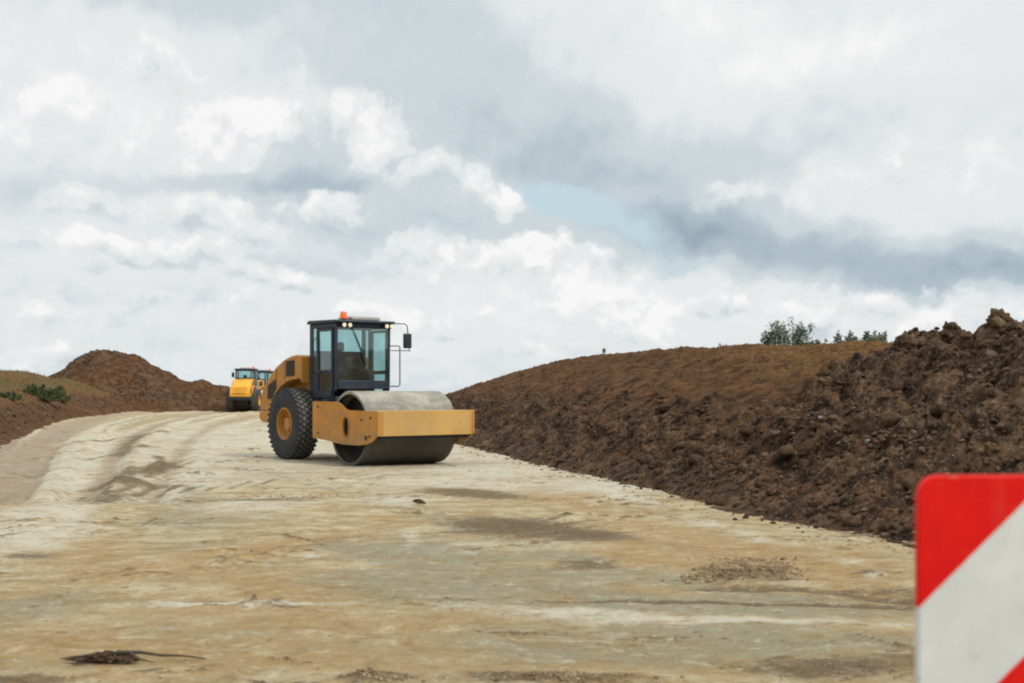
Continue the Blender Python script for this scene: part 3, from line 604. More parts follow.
def surf_z(B, x, y):
    d = (B[2]-x)**2+(B[3]-y)**2; i = np.unravel_index(np.argmin(d), d.shape); return float(B[4][i])
def shrub(px, Y, w, h, nst, label, mat, seed, name='shrub', B=BR, leaf=.035, dens=26, group='bushes on the crest of the right embankment', lean=.25):
    rr = random.Random(seed); x = (px-512)/F*Y; z = surf_z(B, x, Y)-.03
    root = empty(name, (x, Y, z)); tag(root, label, 'shrub', group)
    b = MB(); V = []; Fc = []
    for k in range(nst):
        bx = rr.uniform(-.5, .5)*w; by = rr.uniform(-.3, .3)*w; hh = h*rr.uniform(.55, 1)*(1-.4*abs(bx)/w)
        lx = bx*lean+rr.uniform(-.1, .1)*hh; pts_ = [Vector((0, 0, -.06))]+[Vector((bx+lx*u*u, by+rr.uniform(-.02, .02), hh*u)) for u in np.linspace(0.02, 1, 5)]; root_pt = pts_[0]; pts_ = pts_[:1]+pts_[1:]
        b.tube(pts_, .006+.008*h, 5, .002)
        for j in range(int(dens*1.8)):
            u = rr.uniform(.12, 1)**.9; q = pts_[1].lerp(pts_[-1], u); sp = (.18*(1-u)+.05)*h*1.1
            q = q+Vector((rr.gauss(0, sp*.6), rr.gauss(0, sp*.6), rr.gauss(0, .03*h)))
            a = Vector((rr.gauss(0, 1), rr.gauss(0, 1), rr.gauss(0, .8)+.4)).normalized(); c = a.cross(Vector((rr.gauss(0, 1), rr.gauss(0, 1), rr.gauss(0, 1)))).normalized()
            L = leaf*rr.uniform(.6, 1.4); n0 = len(V); V += [q-a*L, q+c*L*.45, q+a*L, q-c*L*.45]; Fc.append((n0, n0+1, n0+2, n0+3))
    b.build('stems', M['twig'], root); link_mesh('foliage', V, Fc, mat, root); return root
shrub(769, 31.5, .30, .55, 9, 'bushy green shrub at the left end of the row of shrubs on the right skyline', M['leaf'], 1)
shrub(788, 31.6, .85, .85, 34, 'tallest grey-green shrub with feathery upright tips on the right skyline', M['leaf'], 2, dens=34)
shrub(822, 30.6, .42, .40, 13, 'small pointed green shrub between the two wider shrubs on the skyline', M['leaf'], 3)
shrub(811, 31, .25, .30, 6, 'very small green shrub just left of the pointed shrub on the skyline', M['leaf'], 8)
shrub(862, 28.6, .95, .44, 30, 'low wide green shrub at the right end of the row next to the rough heap', M['leaf'], 4)
shrub(845, 29.4, .4, .30, 8, 'low green shrub between the pointed shrub and the wide low one', M['leaf'], 12)
shrub(881, 27.5, .15, .42, 3, 'thin sparse sapling beside the rough heap on the right skyline', M['leaf'], 5, name='sapling', dens=14)
shrub(724, 35, .30, .22, 5, 'tiny sparse bush alone on the skyline left of the tall shrubs', M['leaf'], 6, dens=12)
for k, (px, Y, w, h, lb) in enumerate([(40, 66, 2.1, .95, 'dark green bush growing on the slope of the left bank'), (8, 55, 1.0, .45, 'small green bush at the left edge of the photo on the left bank'), (60, 71, .9, .45, 'low green bush right beside the dark bush on the left bank')]):
    r_ = shrub(px, Y, w, h, 40 if k == 0 else 18, lb, M['leaf_low'], 20+k, 'bush', BL, .055, 150, 'bushes on the slope of the left bank')
for k, (px, Y, w_, h_) in enumerate([(800, 31.0, .5, .26), (836, 29.9, .45, .24), (872, 28.2, .4, .30)]):
    shrub(px, Y, w_, h_, 9, ['ankle-high scrub at the foot of the tallest feathery shrub on the skyline', 'ankle-high scrub right of the small pointed shrub on the skyline', 'short thin scrub at the extreme right end of the skyline shrubs'][k], M['leaf'], 40+k)
# stake on the skyline
x_ = (604-512)/F*42; z_ = surf_z(BR, x_, 42)
st = empty('marker_stake', (x_, 42, z_)); tag(st, 'small wooden marker stake standing on the crest of the right embankment', 'stake')
MB().box(-.02, .02, -.02, .02, -.1, .26).build('post', M['wood'], st, bevel=.004); MB().box(-.055, .055, -.035, -.021, .12, .25).build('marker_board', M['wood'], st, bevel=.004)

# ------------------------------------------------------------------ the road roller (x forward, y to its left, origin on the ground under the rear axle)
def ell(cx, cz, rx, rz_, n=24, a0=0, a1=2*math.pi, end=False):
    return [(cx+rx*math.cos(a0+(a1-a0)*k/(n-(1 if end else 0))), cz+rz_*math.sin(a0+(a1-a0)*k/(n-(1 if end else 0)))) for k in range(n)]
WX = -.15
def make_wheel(root, sgn, rim_mat):
    w = MB(); yo = sgn*1.12; yi = sgn*.60; c = (0, .80)
    def Yy(a): return yi+(yo-yi)*a
    # rim dish: flange, barrel, disc
    w.lathe([(.36, Yy(.93)), (.345, Yy(.95)), (.33, Yy(.93)), (.31, Yy(.62)), (.27, Yy(.55)), (.17, Yy(.56)), (.15, Yy(.72)), (.135, Yy(.80)), (.05, Yy(.81)), (.0, Yy(.81))], c, 40)
    w.lathe([(.36, Yy(.93)), (.36, Yy(.05)), (.0, Yy(.05))], c, 40)
    for k in range(10):
        a = 2*math.pi*k/10; px, pz = .215*math.cos(a), .8+.215*math.sin(a); w.tube([(px, Yy(.55), pz), (px, Yy(.62), pz)], .02, 6)
    wheel = w.build('wheel', rim_mat, root); wheel.location.x = WX
    t = MB(); prof = [(.355, .92), (.40, .955), (.50, .99), (.60, 1.0), (.68, .985), (.735, .955), (.765, .90), (.775, .75), (.778, .5), (.775, .25), (.765, .10), (.735, .045), (.68, .015), (.6, 0), (.5, .01), (.40, .045), (.355, .08)]
    t.lathe([(r, Yy(a)) for r, a in prof], c, 72)
    nrow = 6; nk = 38
    for i in range(nrow):                                   # staggered diamond studs
        for k in range(nk):
            a = 2*math.pi*(k+(i % 2)*.5)/nk; u = .09+.82*i/(nrow-1); rr = .768 if 0 < i < nrow-1 else .752
            M4 = Matrix.Translation((0, 0, .8)) @ Matrix.Rotation(a, 4, 'Y') @ Matrix.Translation((rr, Yy(u), 0)) @ Matrix.Rotation(R(45), 4, 'X')
            if i in (0, nrow-1): M4 = M4 @ Matrix.Rotation(0, 4, 'Z')
            t.box(-.02, .030, -.034, .034, -.034, .034, M4)
    t.build('tyre', M['tyre'], wheel, smooth=30)
    return wheel
def make_roller(Y1, Y2, HW=.86, YB=None, YG=None):
    YB = YB or Y1; YG = YG or M['grille']
    root = empty('road_roller')
    # --- rear frame and hood
    arc = [(-1.02, 1.30), (-.90, 1.47), (-.62, 1.63), (-.35, 1.73), (-.05, 1.78), (.16, 1.79)]
    hood_prof = [(.22, 2.30), (.0, 2.33), (-.25, 2.31), (-.60, 2.23), (-1.0, 2.07), (-1.32, 1.87), (-1.58, 1.66), (-1.73, 1.46), (-1.80, 1.25), (-1.80, 1.08), (-1.02, 1.08)]+arc+[(.22, 1.7)]
    h = MB(); h.prism(hood_prof[:11]+[(-1.02, 1.2), (.22, 1.2)], -.602, .602)       # core
    for s_ in (-1, 1): h.prism(hood_prof, min(s_*.60, s_*HW), max(s_*.60, s_*HW))
    hood = h.build('hood', Y1, root, smooth=50, bevel=.03, bseg=3)
    for s_ in (-1, 1):
        for (x0, x1, z0, z1, sl) in ((-.50, -.08, 1.85, 2.22, .02), (-1.42, -1.00, 1.34, 1.80, -.14)):
            g = MB(); a, b = sorted((s_*(HW-.02), s_*(HW+.011))); g.prism([(x0, z0), (x1, z0+.02), (x1, z1), (x0+.03, z1-abs(sl))], a, b)
            for k in range(6):
                zz = z0+.04+(z1-abs(sl)-z0-.07)*k/5; a, b = sorted((s_*(HW+.012), s_*(HW+.022))); g.box(x0+.03, x1-.03, a, b, zz, zz+.022)
            g.build('vent_grille', M['grille'], hood, bevel=.003)
        fl = MB(); a, b = sorted((s_*(HW-.02), s_*(HW+.07)))
        fl.prism([(x, z+.004) for x, z in arc]+[(x-.02, z+.045) for x, z in reversed(arc)], a, b); fl.build('fender', Y1, root, bevel=.01)
    for s_ in (-1, 1):
        a, b = sorted((s_*(HW+.001), s_*(HW+.006))); MB().box(-.575, -.560, a, b, 1.72, 2.20).build('panel_seam', M['grille'], hood)
        MB().box(-.98, -.965, a, b, 1.45, 2.04).build('panel_seam', M['grille'], hood)
    g = MB(); Mr = Matrix.Translation((-1.745, 0, 1.50)) @ Matrix.Rotation(R(22), 4, 'Y')
    g.box(-.03, .0, -.5, .5, -.22, .30, Mr)
    for k in range(8): g.box(-.045, -.031, -.46, .46, -.19+.06*k, -.165+.06*k, Mr)
    g.build('rear_grille', YG, hood, bevel=.004)
    MB().prism([(-1.86, .88), (-1.70, .80), (-.98, .80), (-.98, 1.07), (-1.86, 1.07)], -HW-.0, HW+.0).build('rear_bumper', YB, root, bevel=.03)
    MB().box(-.95, 1.2, -.42, .42, .55, 1.18).box(-.14+WX, .14+WX, -.60, .60, .66, .94).box(-.9, .4, -.60, .60, 1.0, 1.19).build('chassis', M['black'], root, bevel=.02)
    MB().tube([(-.35, .35, 2.2), (-.35, .35, 2.5), (-.42, .35, 2.57)], .045, 12).build('exhaust_pipe', M['black'], root)
    for s_ in (-1, 1): make_wheel(root, s_, Y1)
    # --- articulation joint
    MB().tube([(1.22, 0, .62), (1.22, 0, 1.12)], .11, 16).box(1.1, 1.5, -.25, .25, .72, 1.02).build('hitch', M['black'], root, bevel=.01)
    # --- yoke: side plates, front beam, rear beam
    pl = [(1.30, .54), (1.30, 1.31), (2.25, 1.31), (2.42, 1.29), (2.55, 1.24), (2.68, 1.17), (2.80, 1.14), (3.93, 1.13), (3.93, .64), (3.72, .52), (3.50, .47), (3.22, .44), (2.60, .44), (2.3, .46), (1.9, .50)]
    for s_ in (-1, 1):
        a, b = sorted((s_*1.12, s_*1.15)); f = MB(); f.prism(pl, a, b, [ell(2.72, .80, .125, .205, 28)])
        p = f.build('side_plate', Y1, root, smooth=30)
        rm = MB(); o1 = ell(2.72, .80, .145, .225, 28); i1 = ell(2.72, .80, .124, .204, 28); a, b = sorted((s_*1.151, s_*1.165)); rm.prism(o1, a, b, [i1]); rm.build('slot_rim', Y1, p, smooth=30)
        for (x, z) in ((3.52, .60), (3.66, .63), (1.55, 1.2), (1.55, .65), (3.7, 1.0), (3.35, .95)): a, b = sorted((s_*1.151, s_*1.17)); MB().tube([(x, a, z), (x, b, z)], .022 if z > .61 else .045, 10).build('bolt', M['grille'], p)
    MB().box(3.72, 3.93, -1.093, 1.093, .65, 1.125).build('beam_core', M['black'], root)
    fb = MB().box(3.932, 3.965, -1.15, 1.15, .64, 1.14).box(3.70, 3.931, -1.093, 1.093, 1.127, 1.139)
    beam = fb.build('front_beam', Y2, root, bevel=.012)
    for s_ in (-1, 1):
        a, b = sorted((s_*1.10, s_*1.152)); MB().box(3.966, 3.985, a, b, .655, 1.125).build('end_strip', Y1, beam, bevel=.006)
    e_ = MB(); e_.box(3.9655, 3.975, -1.095, -1.02, .67, 1.11); e_.build('reflector_strip', Y1, beam, bevel=.003)
    MB().box(1.30, 1.62, -1.093, 1.093, .62, 1.16).build('rear_beam', Y1, root, bevel=.015)
    MB().box(3.62, 3.90, -1.05, 1.05, .575, .638).build('scraper', M['black'], root, bevel=.006); MB().box(1.84, 1.90, -1.0, 1.0, .62, .80).build('scraper', M['black'], root, bevel=.006)
    # --- drum
    c = (2.70, .765)
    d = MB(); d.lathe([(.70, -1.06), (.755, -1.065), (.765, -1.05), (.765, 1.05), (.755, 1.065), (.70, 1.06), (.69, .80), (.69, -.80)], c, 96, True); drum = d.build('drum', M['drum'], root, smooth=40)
    for s_ in (-1, 1):
        di = MB()
        di.lathe([(.69, s_*.80), (.45, s_*.76), (.42, s_*.80), (.25, s_*.80), (.22, s_*.95), (0., s_*.95)], c, 48)
        di.lathe([(.699, s_*1.05), (.692, s_*.80)], c, 64)
        di.build('drum_end', M['drum_in'], drum, smooth=40)
    for s_ in (-1, 1):
        sp = MB()
        a, b = sorted((s_*.94, s_*1.094)); sp.box(2.44, 3.0, a, b+0, .50, 1.06); sp.lathe([(.0, s_*.90), (.17, s_*.90), (.17, s_*1.0)], c, 24)
        sp.build('drum_support', M['black'], root, bevel=.02)
    # --- cab
    x0, x1, y0, y1, zb, zt = .28, 1.45, -.68, .68, 1.36, 2.99
    cf = MB()
    lean = .10
    def pil(xa, xb, ya, yb, z0, z1, top=0):
        v = [(xa, ya, z0), (xb, ya, z0), (xb, yb, z0), (xa, yb, z0), (xa+top, ya, z1), (xb+top, ya, z1), (xb+top, yb, z1), (xa+top, yb, z1)]
        cf.add(v, [(0, 3, 2, 1), (4, 5, 6, 7), (0, 1, 5, 4), (1, 2, 6, 5), (2, 3, 7, 6), (3, 0, 4, 7)])
    for s_ in (-1, 1):
        a, b = sorted((s_*.68, s_*.63)); pil(x1-.09, x1, a, b, 1.60, zt, .02); pil(x0, x0+.13, a, b, zb, zt, 0)
        pil(x0+.30, x0+.36, a, b, zb+.0, zt, 0)
        cf.box(x0+.36, x1-.5, a+.002, b-.002, zb, zb+.09); cf.box(x0+.14, x0+.30, a, b, zb, 1.95)
        a2, b2 = sorted((s_*.675, s_*.635)); cf.box(x0+.05, x1-.02, a2, b2, zt-.10, zt)
        cf.prism([(x1-.55, zb-.04), (x1-.55, zb+.02), (x1-.2, zb+.02), (x1-.09, 1.64), (x1-.001, 1.60), (x1-.001, 1.55), (x1-.12, 1.50), (x1-.18, zb-.04)], a, b)
    cf.box(x0+.01, x1-.1, -.628, .628, zb-.10, zb+.05)                       # floor
    cf.box(x1-.08, x1+.015, -.629, .629, 1.57, 1.76)                          # lower front panel
    cf.box(x1-.06, x1+.01, -.628, .628, zt-.09, zt); cf.box(x0, x0+.06, -.628, .628, zt-.09, zt)
    cf.box(x0, x0+.05, -.628, .628, zb+.05, 2.42)                              # rear wall
    cf.box(.45, 1.2, -.5, .5, 1.18, 1.27)
    cab = cf.build('cab', M['navy'], root, bevel=.012)
    def pane(name, v): return link_mesh(name, v, [(0, 1, 2, 3)], M['glass'], cab)
    pane('front_window', [(x1-.02, -.628, 1.77), (x1-.02, .628, 1.77), (x1, .628, zt-.10), (x1, -.628, zt-.10)])
    pane('rear_window', [(x0+.03, -.60, 2.43), (x0+.03, .60, 2.43), (x0+.03, .60, zt-.10), (x0+.03, -.60, zt-.10)])
    for s_ in (-1, 1):
        y = s_*.665
        door = MB(); a, b = sorted((s_*.70, s_*.655)); dx0, dx1 = x0+.37, x1-.10
        outer = [(dx0, zb+.03), (dx1-.10, zb+.03), (dx1, 1.62), (dx1+.0, zt-.11), (dx0, zt-.11)]
        hole1 = [(dx0+.06, 1.98), (dx1-.07, 1.98), (dx1-.07, zt-.17), (dx0+.06, zt-.17)]
        hole2 = [(dx0+.06, zb+.17), (dx1-.20, zb+.17), (dx1-.09, 1.66), (dx1-.08, 1.90), (dx0+.06, 1.90)]
        door.prism(outer, a, b, [hole1, hole2]); dr = door.build('door', M['navy'], root, smooth=30)
        link_mesh('door_window', [(x, s_*.68, z) for x, z in hole1], [(0, 1, 2, 3)], M['glass'], dr)
        link_mesh('door_window', [(x, s_*.68, z) for x, z in hole2], [(0, 1, 2, 3, 4)], M['glass'], dr)
        MB().tube([(dx0+.09, s_*.712, 1.94), (dx0+.09, s_*.75, 1.94), (dx0+.26, s_*.75, 1.94), (dx0+.26, s_*.712, 1.94)], .011, 6).build('door_handle', M['black'], dr)
        link_mesh('side_window', [(x0+.14, y, 1.96), (x0+.29, y, 1.96), (x0+.29, y, zt-.11), (x0+.14, y, zt-.11)], [(0, 1, 2, 3)], M['glass'], cab)
    rf = MB(); rf.prism([(x0-.03, zt+.002), (x1+.10, zt+.002), (x1+.13, zt+.03), (x1+.10, zt+.065), (x0+.05, zt+.085), (x0-.04, zt+.05)], -.74, .74)
    roof = rf.build('cab_roof', M['navy'], root, bevel=.02)
    MB().box(.80, 1.40, -.26, .46, zt+.075, zt+.155).build('roof_hatch', M['grey'], roof, bevel=.02)
    bc = MB(); bc.lathe([(0, 0), (.062, 0), (.062, .02), (.056, .10), (.045, .135), (0, .145)], (0, 0), 20)
    bc.v = [(1.33+x*1.25, -.42+z*1.25, zt+.10+y*1.1) for x, y, z in bc.v]; bc.build('beacon', M['orange'], roof)
    bb = MB().tube([(1.33, -.42, zt+.06), (1.33, -.42, zt+.099)], .05, 14); bb.build('beacon_base', M['black'], roof)
    for y in (-.56, -.42, .50, .62):
        l = MB(); xx = x1+.13; l.tube([(xx-.06, y, zt-.045), (xx+.03, y, zt-.05)], .052, 16); lo = l.build('work_light', M['black'], root)
        MB().tube([(xx+.031, y, zt-.05), (xx+.042, y, zt-.05)], .044, 16).build('lens', M['lamp'], lo)
    # interior
    st_ = MB(); st_.box(.35, .85, -.26, .26, 1.62, 1.78); st_.box(.30, .42, -.25, .25, 1.76, 2.40); st_.box(.31, .40, -.14, .14, 2.42, 2.62); st_.box(.42, .75, -.20, .20, 1.42, 1.61)
    st_.build('seat', M['seat'], root, bevel=.04, bseg=3)
    for bx_ in ((.50, .95, -.55, -.30, 1.42, 1.98), (1.14, 1.34, -.36, .36, 1.42, 2.0), (.50, .85, .32, .52, 1.42, 1.85)): MB().box(*bx_).build('console', M['black'], root, bevel=.03)
    sw = MB(); ring = [(1.02+.06*math.sin(a), .19*math.cos(a), 2.08+.17*math.sin(a)) for a in np.linspace(0, 2*math.pi, 25)]; sw.tube(ring, .015, 6, caps=False); sw.tube([(1.22, 0, 1.9), (1.02, 0, 2.08)], .025, 8)
    sw.tube([(1.02, -.19, 2.08), (1.02, .19, 2.08)], .012, 6); sw.build('steering_wheel', M['black'], root)
    wp = MB(); wp.tube([(x1+.03, -.30, zt-.10), (x1+.035, -.16, 2.62), (x1+.03, -.06, 2.40)], .013, 5); wp.tube([(x1+.025, -.22, 2.75), (x1+.022, .06, 2.10)], .016, 5); wp.build('wiper', M['black'], root)
    for s_ in (-1, 1):
        mr = MB()
        if s_ > 0:
            mr.tube([(x1+.08, s_*.70, zt+.02), (x1+.10, s_*1.0, zt+.02), (x1+.10, s_*1.06, zt-.03), (x1+.10, s_*1.08, zt-.22)], .012, 6)
            mr.tube([(x1-.0, s_*.70, 2.42), (x1+.08, s_*1.16, 2.42)], .011, 6)
            mr.tube([(x1+.10, s_*1.08, zt-.2), (x1+.09, s_*1.12, 2.42)], .009, 6)
            ar = mr.build('mirror_arm', M['black'], root)
            MB().box(x1+.05, x1+.13, s_*.97, s_*1.17, 2.47, 2.80).build('mirror', M['black'], ar, bevel=.03)
        hr = MB(); yy = s_*.72
        if s_ > 0: hr.tube([(x1+.0, .68, 2.52), (x1+.05, .88, 2.52), (x1+.05, .90, 2.50), (x1+.05, .90, 1.66), (x1+.05, .87, 1.63), (x1+.0, .69, 1.63)], .013, 6)
        else: hr.tube([(x0+.33, -.705, 1.9), (x0+.33, -.76, 1.93), (x0+.33, -.76, 2.65), (x0+.33, -.705, 2.68)], .012, 6)
        hr.build('handrail', M['black'], root)
        sp_ = MB(); a, b = sorted((s_*.62, s_*.88)); sp_.box(.86, 1.20, a, b, 1.0, 1.03); sp_.box(.86, .89, a+.02, b-.02, 1.03, 1.34); sp_.box(1.17, 1.2, a+.02, b-.02, 1.03, 1.34); sp_.box(.88, 1.18, a, b, .66, .69); sp_.box(.87, .89, a+.02, b-.02, .69, 1.0); sp_.box(1.17, 1.19, a+.02, b-.02, .69, 1.0)
        sp_.build('step', M['black'], root, bevel=.005)
    for y in (-.3, -.15, .18): MB().tube([(.95, y, 1.1), (1.25, y*1.1, 1.28), (1.45, y*1.3, 1.20), (1.6, y*1.4, 1.1)], .022, 7).build('hose', M['black'], root)
    return root
def place(r, x, y, head, label, group='road rollers on the site'):           # head: angle of travel from -Y towards +X
    r.location = (x, y, .0); r.rotation_euler = (0, 0, math.atan2(-math.cos(head), math.sin(head))); tag(r, label, 'road roller', group)
main = make_roller(M['yellow'], M['dusty_yellow'])
place(main, -4.10, 28.25, R(37.2), 'large yellow single-drum road roller with black cab and dusty steel drum, nearest on the road')
second = make_roller(M['fresh_yellow'], M['fresh_yellow'], .68, M['black'], M['fresh_yellow'])
place(second, -18.85, 88.0, R(182), 'small bright yellow roller seen from behind at the far bend beside the soil bank')
third = copy_tree(second)
for ch in kids(third):
    if ch.name.startswith('hood') or ch.name.startswith('rear_bumper'): ch.data = ch.data.copy(); ch.data.materials[0] = M['dusty_yellow']
place(third, -20.1, 98.0, R(157), 'farthest roller, mostly hidden behind the nearest one, right of the bright yellow one')

# ------------------------------------------------------------------ warning panel in the foreground
D = 2.35; kk = F/D
def warn_mat():
    m, t = material('red_white_sheeting'); sp = t.new('ShaderNodeSeparateXYZ'); t.put(sp.inputs[0], t.obj)
    n = t.noise(t.obj, 40, 3); s_ = t.m('SUBTRACT', sp.outputs[0], sp.outputs[2])        # grows right and down, zero at the top left corner
    s_ = t.m('ADD', s_, t.m('MULTIPLY', t.m('SUBTRACT', n, .5), .002))
    per = 306/kk; off = 132/kk                                                            # red, white, red ... bands
    f = t.m('PINGPONG', t.m('ADD', s_, per/2-off), per/2)
    saw = t.m('FRACT', t.m('DIVIDE', t.m('ADD', s_, per/2-off), per)); red = t.m('LESS_THAN', saw, .5)
    d1 = t.noise(t.obj, 5, 5, .6); d2 = t.noise(t.mapping(t.obj, (18, 1, 3)), 2, 4)
    rc_ = t.mix(t.ss(d1, .35, .7), (.66, .004, .003), (.76, .008, .004)); wc = t.mix(t.ss(d1, .35, .7), (.60, .62, .61), (.69, .71, .70))
    c = t.mix(red, wc, rc_); c = t.mix(t.m('MULTIPLY', t.ss(d2, .5, .8), .08), c, (.30, .25, .17))
    c = t.mix(t.m('MULTIPLY', t.ss(t.noise(t.obj, 22, 5, .7), .60, .72), .55), c, (.36, .26, .15))
    t.put(t.b.inputs['Base Color'], c); t.b.inputs['Roughness'].default_value = .5; t.b.inputs['Specular IOR Level'].default_value = .2; return m
wp_x = (916.5-512)/F*D; wp_top = CAM_H-(475-HZ)/F*D; W_, Hh = .52, 1.02; rr_ = .038
prof = []
for (cx, cz, a0) in ((W_-rr_, -rr_, 0), (rr_, -rr_, 90), (rr_, -Hh+rr_, 180), (W_-rr_, -Hh+rr_, 270)):
    prof += [(cx+rr_*math.cos(R(a0+k*15)), cz+rr_*math.sin(R(a0+k*15))) for k in range(7)]
pr = empty('warning_panel', (wp_x, D, 0)); tag(pr, 'upright warning board with slanted red and white bands, cut off in the foreground', 'warning board')
pn = MB().prism(prof, -.012, .012).build('board', warn_mat(), pr, smooth=30, bevel=.003); pn.location = (0, 0, wp_top)
edge = MB(); edge.prism([(x+(.006 if x < W_/2 else -.006), z+(-.006 if z > -Hh/2 else .006)) for x, z in prof], .0125, .022); eo = edge.build('backing', M['grey'], pr); eo.location = (0, 0, wp_top)
MB().box(W_/2-.03, W_/2+.03, .024, .074, .06, wp_top-.15).build('post', M['grey'], pr, bevel=.006)
MB().prism([(W_/2-.42, 0.0), (W_/2+.42, 0.0), (W_/2+.40, .08), (W_/2+.12, .13), (W_/2-.12, .13), (W_/2-.40, .08)], -.12, .22).build('base', M['rubber'], pr, bevel=.01)

# ------------------------------------------------------------------ sky
SUN_EL, SUN_AZ = R(43), R(130)          # azimuth from +Y towards +X: behind the camera, to the right
w = bpy.data.worlds.new('World'); sc.world = w; w.use_nodes = True; wt = NT(w.node_tree)
bg = w.node_tree.nodes['Background']; sky = wt.new('ShaderNodeTexSky', sky_type='NISHITA'); sky.sun_disc = False; sky.sun_elevation = SUN_EL; sky.sun_rotation = SUN_AZ; sky.air_density = 1.1; sky.dust_density = 2.0
tc = wt.new('ShaderNodeTexCoord').outputs['Generated']; sep = wt.new('ShaderNodeSeparateXYZ'); wt.put(sep.inputs[0], tc)
az = wt.m('ARCTAN2', sep.outputs[0], sep.outputs[1]); el = wt.m('ARCSINE', sep.outputs[2])
cb = wt.new('ShaderNodeCombineXYZ'); wt.put(cb.inputs[0], az); wt.put(cb.inputs[1], el); P = cb.outputs[0]
# flatten clouds towards the horizon
elw = wt.m('POWER', wt.m('MAXIMUM', el, .0), .75)
cb2 = wt.new('ShaderNodeCombineXYZ'); wt.put(cb2.inputs[0], az); wt.put(cb2.inputs[1], wt.m('MULTIPLY', elw, .80)); Q = cb2.outputs[0]
wn = wt.noise(wt.mapping(Q, (1, 1, 1), (3.1, 1.7, 0)), 9, 5, .58, col=True)
def warp(v, amt):
    n = wt.new('ShaderNodeVectorMath', operation='MULTIPLY_ADD'); o = wt.new('ShaderNodeVectorMath', operation='SUBTRACT')
    wt.put(o.inputs[0], wn); o.inputs[1].default_value = (.5, .5, .5); wt.put(n.inputs[0], o.outputs[0]); n.inputs[1].default_value = (amt, amt, 0); wt.put(n.inputs[2], v); return n.outputs[0]
WP = warp(P, .10); wsep = wt.new('ShaderNodeSeparateXYZ'); wt.put(wsep.inputs[0], WP); wa, we = wsep.outputs[0], wsep.outputs[1]
WP2 = warp(P, .05)
def blob(px, py, sx, sy, amp, tilt=0):
    a0 = math.atan((px-512)/F); e0 = (HZ-py)/F*math.cos(a0); dx = wt.m('SUBTRACT', wa, a0); dy = wt.m('SUBTRACT', we, e0)
    if tilt: dy = wt.m('MULTIPLY_ADD', dx, -tilt, dy)
    dx = wt.m('DIVIDE', dx, sx/F); dy = wt.m('DIVIDE', dy, sy/F)
    r2 = wt.m('MULTIPLY_ADD', dx, dx, wt.m('MULTIPLY', dy, dy))
    return wt.m('MULTIPLY', wt.m('EXPONENT', wt.m('MULTIPLY', r2, -.5)), amp)
def total(L):
    s_ = None
    for a in L:
        b = blob(*a); s_ = b if s_ is None else wt.m('ADD', s_, b)
    return s_
shade = total([(60,60,140,60,.20),(640,70,170,45,.26),(900,60,180,50,.22),(920,190,120,26,.30),(300,300,400,40,.16),(830,320,160,20,.2),(180,130,200,60,.15),(560,290,140,30,.2),
               (840,252,190,22,-.68,-.12),(690,235,60,28,-.38),(640,165,130,24,-.38),(480,110,110,44,-.38),(430,50,120,30,-.26),(560,130,90,34,-.10),(245,180,95,12,-.40),(320,180,40,50,-.35),(270,272,110,8,-.25),(200,10,200,14,-.25),(60,310,80,9,-.16),(980,275,70,12,-.3),(425,230,60,12,-.35),(60,200,90,12,-.2),(720,120,160,14,-.10),(620,10,100,20,.2)])
QW = warp(Q, .035)
mp = lambda v, dy: wt.mapping(v, (1, 1, 1), (-dy*.3, dy, 0))
cl = wt.noise(QW, 10, 8, .60); cl2 = wt.noise(mp(QW, .014), 10, 7, .60)
pf = wt.noise(wt.mapping(QW, (1, 1, 1), (5, 3, 0)), 17, 6, .55); pf2 = wt.noise(wt.mapping(QW, (1, 1, 1), (5-.003, 3+.010, 0)), 17, 5, .55)
relief = wt.m('SUBTRACT', cl, cl2); rel2 = wt.m('SUBTRACT', pf, pf2)
puffm = wt.m('ADD', total([(380,230,260,80,.7),(560,270,120,40,.5),(150,120,160,70,.5),(820,310,160,25,.5)]), .30, clamp=True)   # where the clouds are heaped rather than smooth
bil = wt.m('ABSOLUTE', wt.m('SUBTRACT', pf, .5))                       # rounded cauliflower heads with creases
n_edge = wt.m('ADD', wt.m('MULTIPLY', wt.m('SUBTRACT', cl, .5), 2.5), wt.m('MULTIPLY', wt.m('SUBTRACT', pf, .5), 2.0))
n_in = wt.m('ADD', wt.m('MULTIPLY', relief, 1.6), wt.m('MULTIPLY', rel2, 1.1))
B = wt.m('MULTIPLY_ADD', shade, .66, .65); B = wt.m('MULTIPLY_ADD', wt.m('SUBTRACT', cl, .5), .16, B); B = wt.m('MULTIPLY_ADD', n_in, .22, B)
def heap_cloud(B, px, py, rx, ry, top, bot, soft=.35, alpha=.95):
    a0 = math.atan((px-512)/F); e0 = (HZ-py)/F*math.cos(a0)
    dx = wt.m('DIVIDE', wt.m('SUBTRACT', wa, a0), rx/F); dy = wt.m('DIVIDE', wt.m('SUBTRACT', we, e0), ry/F)
    r = wt.m('SQRT', wt.m('MULTIPLY_ADD', dx, dx, wt.m('MULTIPLY', dy, dy)))
    f = wt.m('ADD', wt.m('SUBTRACT', 1.12, r), n_edge)
    mk = wt.m('MULTIPLY', wt.ss(f, 0, soft*1.3+.18), wt.ss(wt.m('ADD', dy, wt.m('MULTIPLY', n_edge, .5)), -1.05, -.25, 0., alpha))        # crisp head, dissolving base
    sh = wt.m('ADD', wt.ss(wt.m('ADD', dy, wt.m('MULTIPLY', n_edge, .6)), -1.0, .55, bot, top), wt.m('MULTIPLY', n_in, 1.05))
    return wt.m('MULTIPLY_ADD', mk, wt.m('SUBTRACT', sh, B), B)
